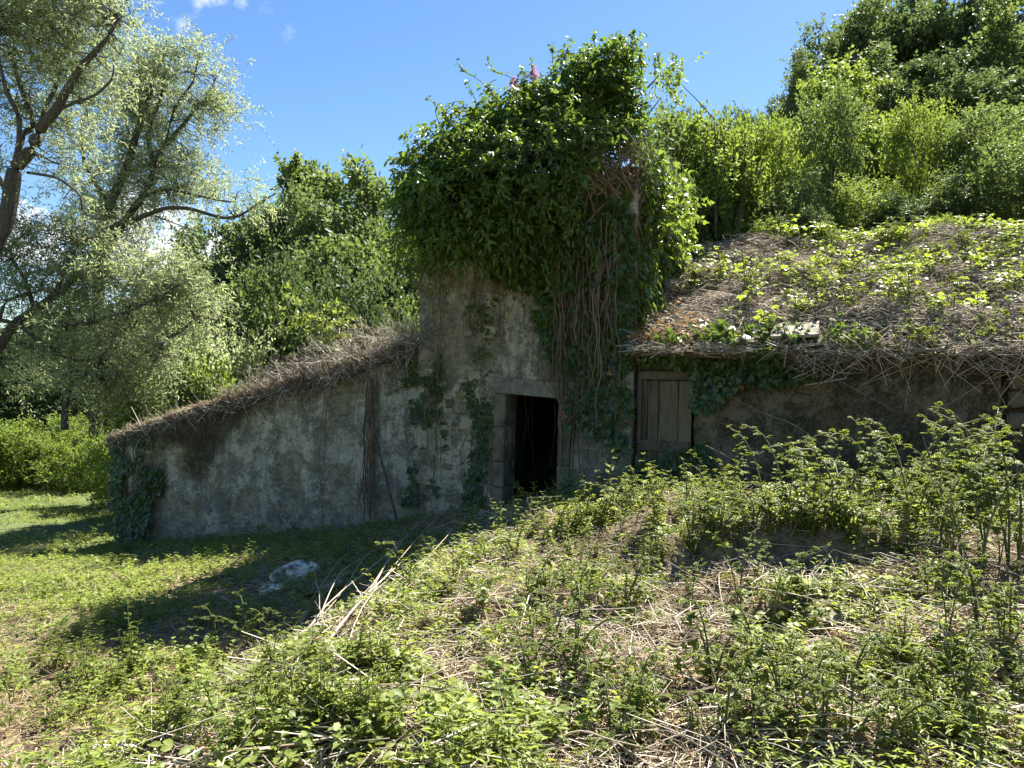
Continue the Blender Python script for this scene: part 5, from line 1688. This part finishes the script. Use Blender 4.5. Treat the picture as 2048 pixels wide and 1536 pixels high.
for (x0, y0, x1, y1, r) in [(566, 1318, 880, 1000, .010), (585, 1312, 852, 1042, .009), (605, 1325, 838, 1060, .011), (640, 1300, 800, 1090, .008), (600, 1300, 760, 1120, .008), (575, 1280, 700, 1160, .006), (620, 1290, 730, 1090, .007), (655, 1270, 642, 1125, .006),
                            (690, 1260, 870, 1010, .006), (700, 1200, 742, 1045, .006), (720, 1160, 740, 1052, .007), (660, 1310, 905, 1075, .008), (730, 1290, 900, 1120, .006), (560, 1300, 650, 1190, .006), (710, 1240, 830, 1020, .005), (680, 1230, 610, 1190, .005), (700, 1190, 880, 1150, .006), (760, 1180, 1000, 1090, .006),
                            (740, 1120, 1010, 1020, .006), (840, 1060, 790, 1010, .005), (570, 1290, 790, 1130, .006), (590, 1330, 860, 1090, .006), (630, 1330, 900, 1040, .005), (650, 1290, 820, 1100, .006), (610, 1270, 770, 1075, .005), (690, 1300, 950, 1060, .006), (720, 1270, 930, 1110, .005), (560, 1270, 690, 1130, .005)]:
    a = ground_hit(x0, y0)[0]; b = ground_hit(x1, y1)[0]
    d = b - CAM; b2 = CAM + d * rng.uniform(.90, .96)
    gz = ground_z(b2[0], b2[1])
    if b2[2] < gz + .03:
        b2[2] = gz + .03
    mid = a * .5 + b2 * .5 + rn(3) * .07; mid[2] += .10
    b2 = b2 + rn(3) * .10
    cane([a + rn(3) * np.array([.12, .12, 0]), a * .6 + mid * .4 + rn(3) * .03, mid, mid * .4 + b2 * .6 + rn(3) * .03, b2], r, 'pale dead cane of the sheaf leaning against the bank', 'pale canes leaning on the bank')
for k in range(84):
    x0 = rng.uniform(700, 2040); y0 = rng.uniform(1040, 1520)
    if k % 5 == 0:
        x0 = rng.uniform(60, 700); y0 = rng.uniform(1150, 1520)
    a = ground_hit(x0, y0)[0]; ang = rng.uniform(-.7, .7) + (np.pi if rng.random() < .5 else 0)
    ln = rng.uniform(.35, 1.1)
    b = a + np.array([math.cos(ang), math.sin(ang) * .8, 0]) * ln
    md = (a + b) / 2 + rn(3) * .06
    for q, h in ((a, .02), (b, .05 + .08 * rng.random()), (md, .05 + .10 * rng.random())):
        q[2] = float(ground_z(q[0], q[1])) + h
    cane([a, (a + md) / 2 + rn(3) * .035, md, (b + md) / 2 + rn(3) * .035, b], rng.uniform(.0025, .006), 'loose dead bramble cane lying across the overgrown slope', 'loose canes on the slope')
for k in range(26):                      # bent canes over the dark hollow
    x0 = rng.uniform(1440, 1720); a = ground_hit(x0, rng.uniform(1120, 1180))[0]
    b = ground_hit(x0 + rng.uniform(-90, 110), rng.uniform(1210, 1300))[0]
    a[2] = float(ground_z(a[0], a[1])) + .05; b[2] = float(ground_z(b[0], b[1])) + .02
    md = (a + b) / 2 + rn(3) * .05; md[2] = (a[2] + b[2]) / 2 + .10 * rng.random(); md[1] -= .06
    cane([a, md, b], rng.uniform(.003, .005), 'grey dead cane bent down over the dark hollow', 'canes over the hollow')
for k in range(70):                      # looping canes over the roof
    u_ = rng.uniform(UTR + 1.2, 8.2); o_ = -rng.random() * DEPTH * .95 + .1; ln = rng.uniform(.5, 1.6); an_ = rng.uniform(-.6, .6) + (math.pi if k % 2 else 0)
    u2, o2 = u_ + math.cos(an_) * ln, min(.3, o_ + math.sin(an_) * ln * .7)
    a = fp(u_, float(mat_h(u_, o_)) + .02, o_); b = fp(u2, float(mat_h(u2, o2)) + .02, o2)
    m1 = a * .65 + b * .35 + rn(3) * .08; m1[2] += .05 + .14 * rng.random(); m2 = a * .3 + b * .7 + rn(3) * .08; m2[2] += .04 + .12 * rng.random()
    cane([a, m1, m2, b], rng.uniform(.004, .010), 'pale dead cane looping over the shed roof', 'canes over the shed roof')
for k in range(34):                      # long canes hanging over the shed eave
    u_ = rng.uniform(UTR + 2.0, 7.6); a = fp(u_, ZS + .2 + .1 * rng.random(), .1 - .4 * rng.random()); e = fp(u_ + rn() * .5, ZS - rng.uniform(.15, .75), .42 + .15 * rng.random())
    md = fp(u_ + rn() * .15, ZS + .16, .45)
    cane([a, md, e], rng.uniform(.004, .007), 'dead bramble cane hanging over the shed eave', 'canes hanging from the shed eave')
for (x0, y0, x1, y1, d0, d1, lab) in [(1456, 788, 1660, 905, 10.4, 9.6, 'long pale cane slanting across the shed wall'), (2048, 775, 1890, 890, 9.2, 9.6, 'thin cane slanting across the bare stones'), (1640, 1000, 1410, 890, 8.8, 9.4, 'dim cane slanting below the plank door')]:
    a = at(x1, y1, d1); b = at(x0, y0, d0)
    cane([a, a * .7 + b * .3 + rn(3) * .05, a * .35 + b * .65 + rn(3) * .05, b], .0055, lab, None)
for (x0, y0, x1, y1, lab) in [(1940, 1130, 1845, 870, 'dark upright bramble stem before the shed end'), (1830, 1100, 1770, 1020, 'dark stem rising from the edge tangle'), (1850, 1120, 1770, 1030, 'thin dark stem beside the upright one'), (1525, 1300, 1330, 1120, 'long dark stem slanting over the near slope')]:
    a = ground_hit(x0, y0)[0]; b = ground_hit(x1, y1)[0]
    b = CAM + (b - CAM) * min(.93, (a[1] + .35) / b[1] if y1 < 1000 else .93)
    mb = MB(); tube(mb, [a, a * .5 + b * .5 + rn(3) * .03, b], [.009, .007, .004], 5)
    o = obj('tall_bramble', mb.mesh('tall_bramble', M['twig'], a, True), None, a); tag(o, lab, 'bramble')

# ------------------------------------------------------------------ stones in the shade
def rock_mesh(name, sx, sy, sz, mat, seed):
    import bmesh
    bm = bmesh.new(); bmesh.ops.create_icosphere(bm, subdivisions=4, radius=1)
    V = np.array([v.co[:] for v in bm.verts]); Fc = np.array([[v.index for v in f.verts] for f in bm.faces]); bm.free()
    r_ = np.random.default_rng(seed)
    for k in range(16):                 # planar breaks make it a block, not a ball
        d = nrm(r_.standard_normal((1, 3)))[0]; h = r_.uniform(.55, .85)
        e = V @ d - h
        V = V - np.where(e > 0, e, 0)[:, None] * d * .92
    V = V * (1 + .10 * (fbm(V[:, 0] * 3 + V[:, 2] * 2, V[:, 1] * 3, 4, seed) - .5))[:, None]
    return mesh_np(name, V * np.array([sx, sy, sz]), Fc, mat, np.full(len(V), .5), True)


for (px, py, s, mat, lab, sd, rz) in [(592, 1146, (.31, .19, .17), 'rock', 'white lichened limestone block lying in the house shadow', 3, .5), (538, 1176, (.20, .13, .09), 'rock', 'low whitish stone at the foot of the limestone block', 5, .4), (640, 1172, (.24, .2, .11), 'mossrock', 'mossy brown stone heaped beside the limestone block', 8, .3),
                                      (300, 1328, (.07, .05, .04), 'rock', 'small pale stone at the shadow edge', 11, .2), (1640, 1235, (.26, .18, .10), 'mossrock', 'mossy stone at the mouth of the dark hollow', 14, .1)]:
    p = ground_hit(px, py + 12)[0]; p[2] = float(ground_z(p[0], p[1])) + s[2] * .3
    o = obj('limestone_block' if mat == 'rock' else 'mossy_stone', rock_mesh('rock', *s, M[mat], sd), None, p)
    o.rotation_euler = (.15, -.2, rz); tag(o, lab, 'stone')


# ------------------------------------------------------------------ ground cover
def scatter(n, y0, y1, xw=.78, pad=.8):
    Y = np.exp(rng.uniform(math.log(y0), math.log(y1), n)); X = rng.uniform(-1, 1, n) * (Y * xw + pad)
    return X, Y


def hollow(X, Y):
    return (((X - 2.15) / 1.0) ** 2 + ((Y - 5.75) / .38) ** 2 < 1) | (((X - 2.6) / 1.0) ** 2 + ((Y - 4.6) / .26) ** 2 < 1)


EARTH = ground_hit(95, 1060)[0]


def off_house(X, Y, pad=.0):
    u = (X - P0[0]) * T[0] + (Y - P0[1]) * T[1]; w = -((X - P0[0]) * NO[0] + (Y - P0[1]) * NO[1])
    e = ((X - EARTH[0]) / 2.4) ** 2 + ((Y - EARTH[1]) / .75) ** 2 + .8 * (fbm(X * 1.5, Y * 1.5, 3, 77) - .5)
    return ~((w > -.05 - pad) & (u > UL - .1) & (w < DEPTH)) & ((e > 1) | (rng.random(len(X)) < .12))


X, Y = scatter(100000, 2.3, 15)
k = off_house(X, Y) & (fbm(X * .9, Y * .9, 3, 81) + .25 * sm(X, -4, 2) > .36 + rng.uniform(-.2, .2, len(X)))
X, Y = X[k], Y[k]
litter('dry_straw', np.stack([X, Y, ground_z(X, Y) + .010], 1), None, .11, .0024, 'straw', .0, .22, .14)
X, Y = scatter(12000, 2.3, 12)
k = off_house(X, Y) & (X > -1.9 + .3 * (Y - 5.5))
X, Y = X[k], Y[k]
litter('dead_twigs', np.stack([X, Y, ground_z(X, Y) + .03], 1), None, .36, .0026, 'brush', .0, .25, .22)
# dry fallen leaves
X, Y = scatter(9000, 2.3, 12); n = len(X)
lb = MB(); leaves(lb, np.stack([X, Y, ground_z(X, Y) + .02], 1), rn(n, 3) * np.array([1, 1, .4]), rn(n, 3) * .5 + ZZ, .05, .03, T_OVAL, rng.random(n))
obj('fallen_leaves', lb.mesh('fallen_leaves', M['drygrass']), kind='stuff')


def herbs(name, X, Y, nl, L, ratio, hgt, mat, tmpl):
    n = len(X); lb = MB()
    base = np.stack([X, Y, ground_z(X, Y)], 1)
    h = hgt * rng.uniform(.3, 1.3, (n, 1)) * np.linspace(.35, 1, nl)[None]
    ph = rng.uniform(0, 6.28, (n, 1)) + np.arange(nl)[None] * 2.4
    lean = rn(n, 1, 2) * .3
    P = base[:, None] + np.concatenate([lean * h[..., None], h[..., None]], -1)
    D = np.stack([np.cos(ph), np.sin(ph), np.full_like(ph, .15) + rn(n, nl) * .25], -1)
    Nn = rn(n, nl, 3) * .35 + ZZ
    s = L * rng.uniform(.55, 1.35, (n, nl))
    tt = np.clip(rng.random((n, 1)) * .6 + rng.random((n, nl)) * .4, 0, 1)
    leaves(lb, P.reshape(-1, 3), D.reshape(-1, 3), Nn.reshape(-1, 3), s.ravel(), (s * ratio).ravel(), tmpl, tt.ravel())
    obj(name, lb.mesh(name, mat), kind='stuff')


X, Y = scatter(42000, 2.3, 16)
g = fbm(X * 1.0, Y * 1.0, 4, 91) + .12 * sm(-X, 0, 5)
k = off_house(X, Y) & ~hollow(X, Y) & (g > .555 + rng.uniform(-.07, .07, len(X)))
X, Y = X[k], Y[k]
herbs('ground_herbs', X, Y, 7, .040, .62, .10, M['herb'], T_OVAL)
X, Y = scatter(9000, 2.3, 14)
g = fbm(X * 1.4, Y * 1.4, 3, 95)
k = off_house(X, Y) & ~hollow(X, Y) & (g > .60)
X, Y = X[k], Y[k]
herbs('bramble_regrowth', X, Y, 9, .046, .66, .16, M['bramble'], T_OVAL)


X, Y = scatter(9000, 2.3, 13)
g = fbm(X * 1.7 + 9, Y * 1.7, 3, 97)
k = off_house(X, Y) & (g > .55)
X, Y = X[k], Y[k]
herbs('narrow_leaved_weeds', X, Y, 9, .055, .22, .20, M['herb'], T_SIMPLE)
X, Y = scatter(16000, 2.3, 13)
g = fbm(X * 2.1 + 5, Y * 2.1, 3, 99)
k = off_house(X, Y) & (g > .52)
X, Y = X[k], Y[k]
herbs('small_clover', X, Y, 6, .022, .8, .05, M['herb'], T_SIMPLE)


def grass(X, Y, H, wd, mat, name, lean=.5):
    n = len(X); lb = MB()
    base = np.stack([X, Y, ground_z(X, Y) - .01], 1)
    D = np.concatenate([rn(n, 2) * lean, np.ones((n, 1))], 1)
    leaves(lb, base, D, rn(n, 3) * np.array([1, 1, .1]), H * rng.uniform(.4, 1.5, n), wd, T_BLADE, rng.random(n))
    obj(name, lb.mesh(name, mat), kind='stuff')


X, Y = scatter(90000, 2.4, 24, .80, 1.0)
g = fbm(X * .8, Y * .8, 4, 101) + .30 * sm(-X + .30 * (Y - 5.5) - 1.0, 0, 1.6)
k = off_house(X, Y) & ~hollow(X, Y) & (g > .62 + rng.uniform(-.1, .1, len(X)))
X, Y = X[k], Y[k]
grass(X, Y, .10, .005, M['grass'], 'grass', .8)
X = rng.uniform(-22, -4, 60000); Y = rng.uniform(9, 27, 60000)
k = off_house(X, Y) & (fbm(X * .7, Y * .7, 3, 111) > .42)
X, Y = X[k], Y[k]
grass(X, Y, .10, .012, M['grass'], 'meadow_grass', .8)
X = rng.uniform(-22, -3, 8000); Y = rng.uniform(8, 27, 8000); k = off_house(X, Y)
X, Y = X[k], Y[k]
herbs('meadow_herbs', X, Y, 6, .06, .6, .09, M['herb'], T_SIMPLE)
# rough undergrowth covering the hillside below the trees
X = rng.uniform(0, 45, 26000); Y = rng.uniform(15, 45, 26000)
u = (X - P0[0]) * T[0] + (Y - P0[1]) * T[1]; w = -((X - P0[0]) * NO[0] + (Y - P0[1]) * NO[1])
k = (w > DEPTH + .1) & (u > 1)
X, Y = X[k], Y[k]
herbs('hillside_undergrowth', X, Y, 8, .14, .6, .5, M['thicket'], T_SIMPLE)
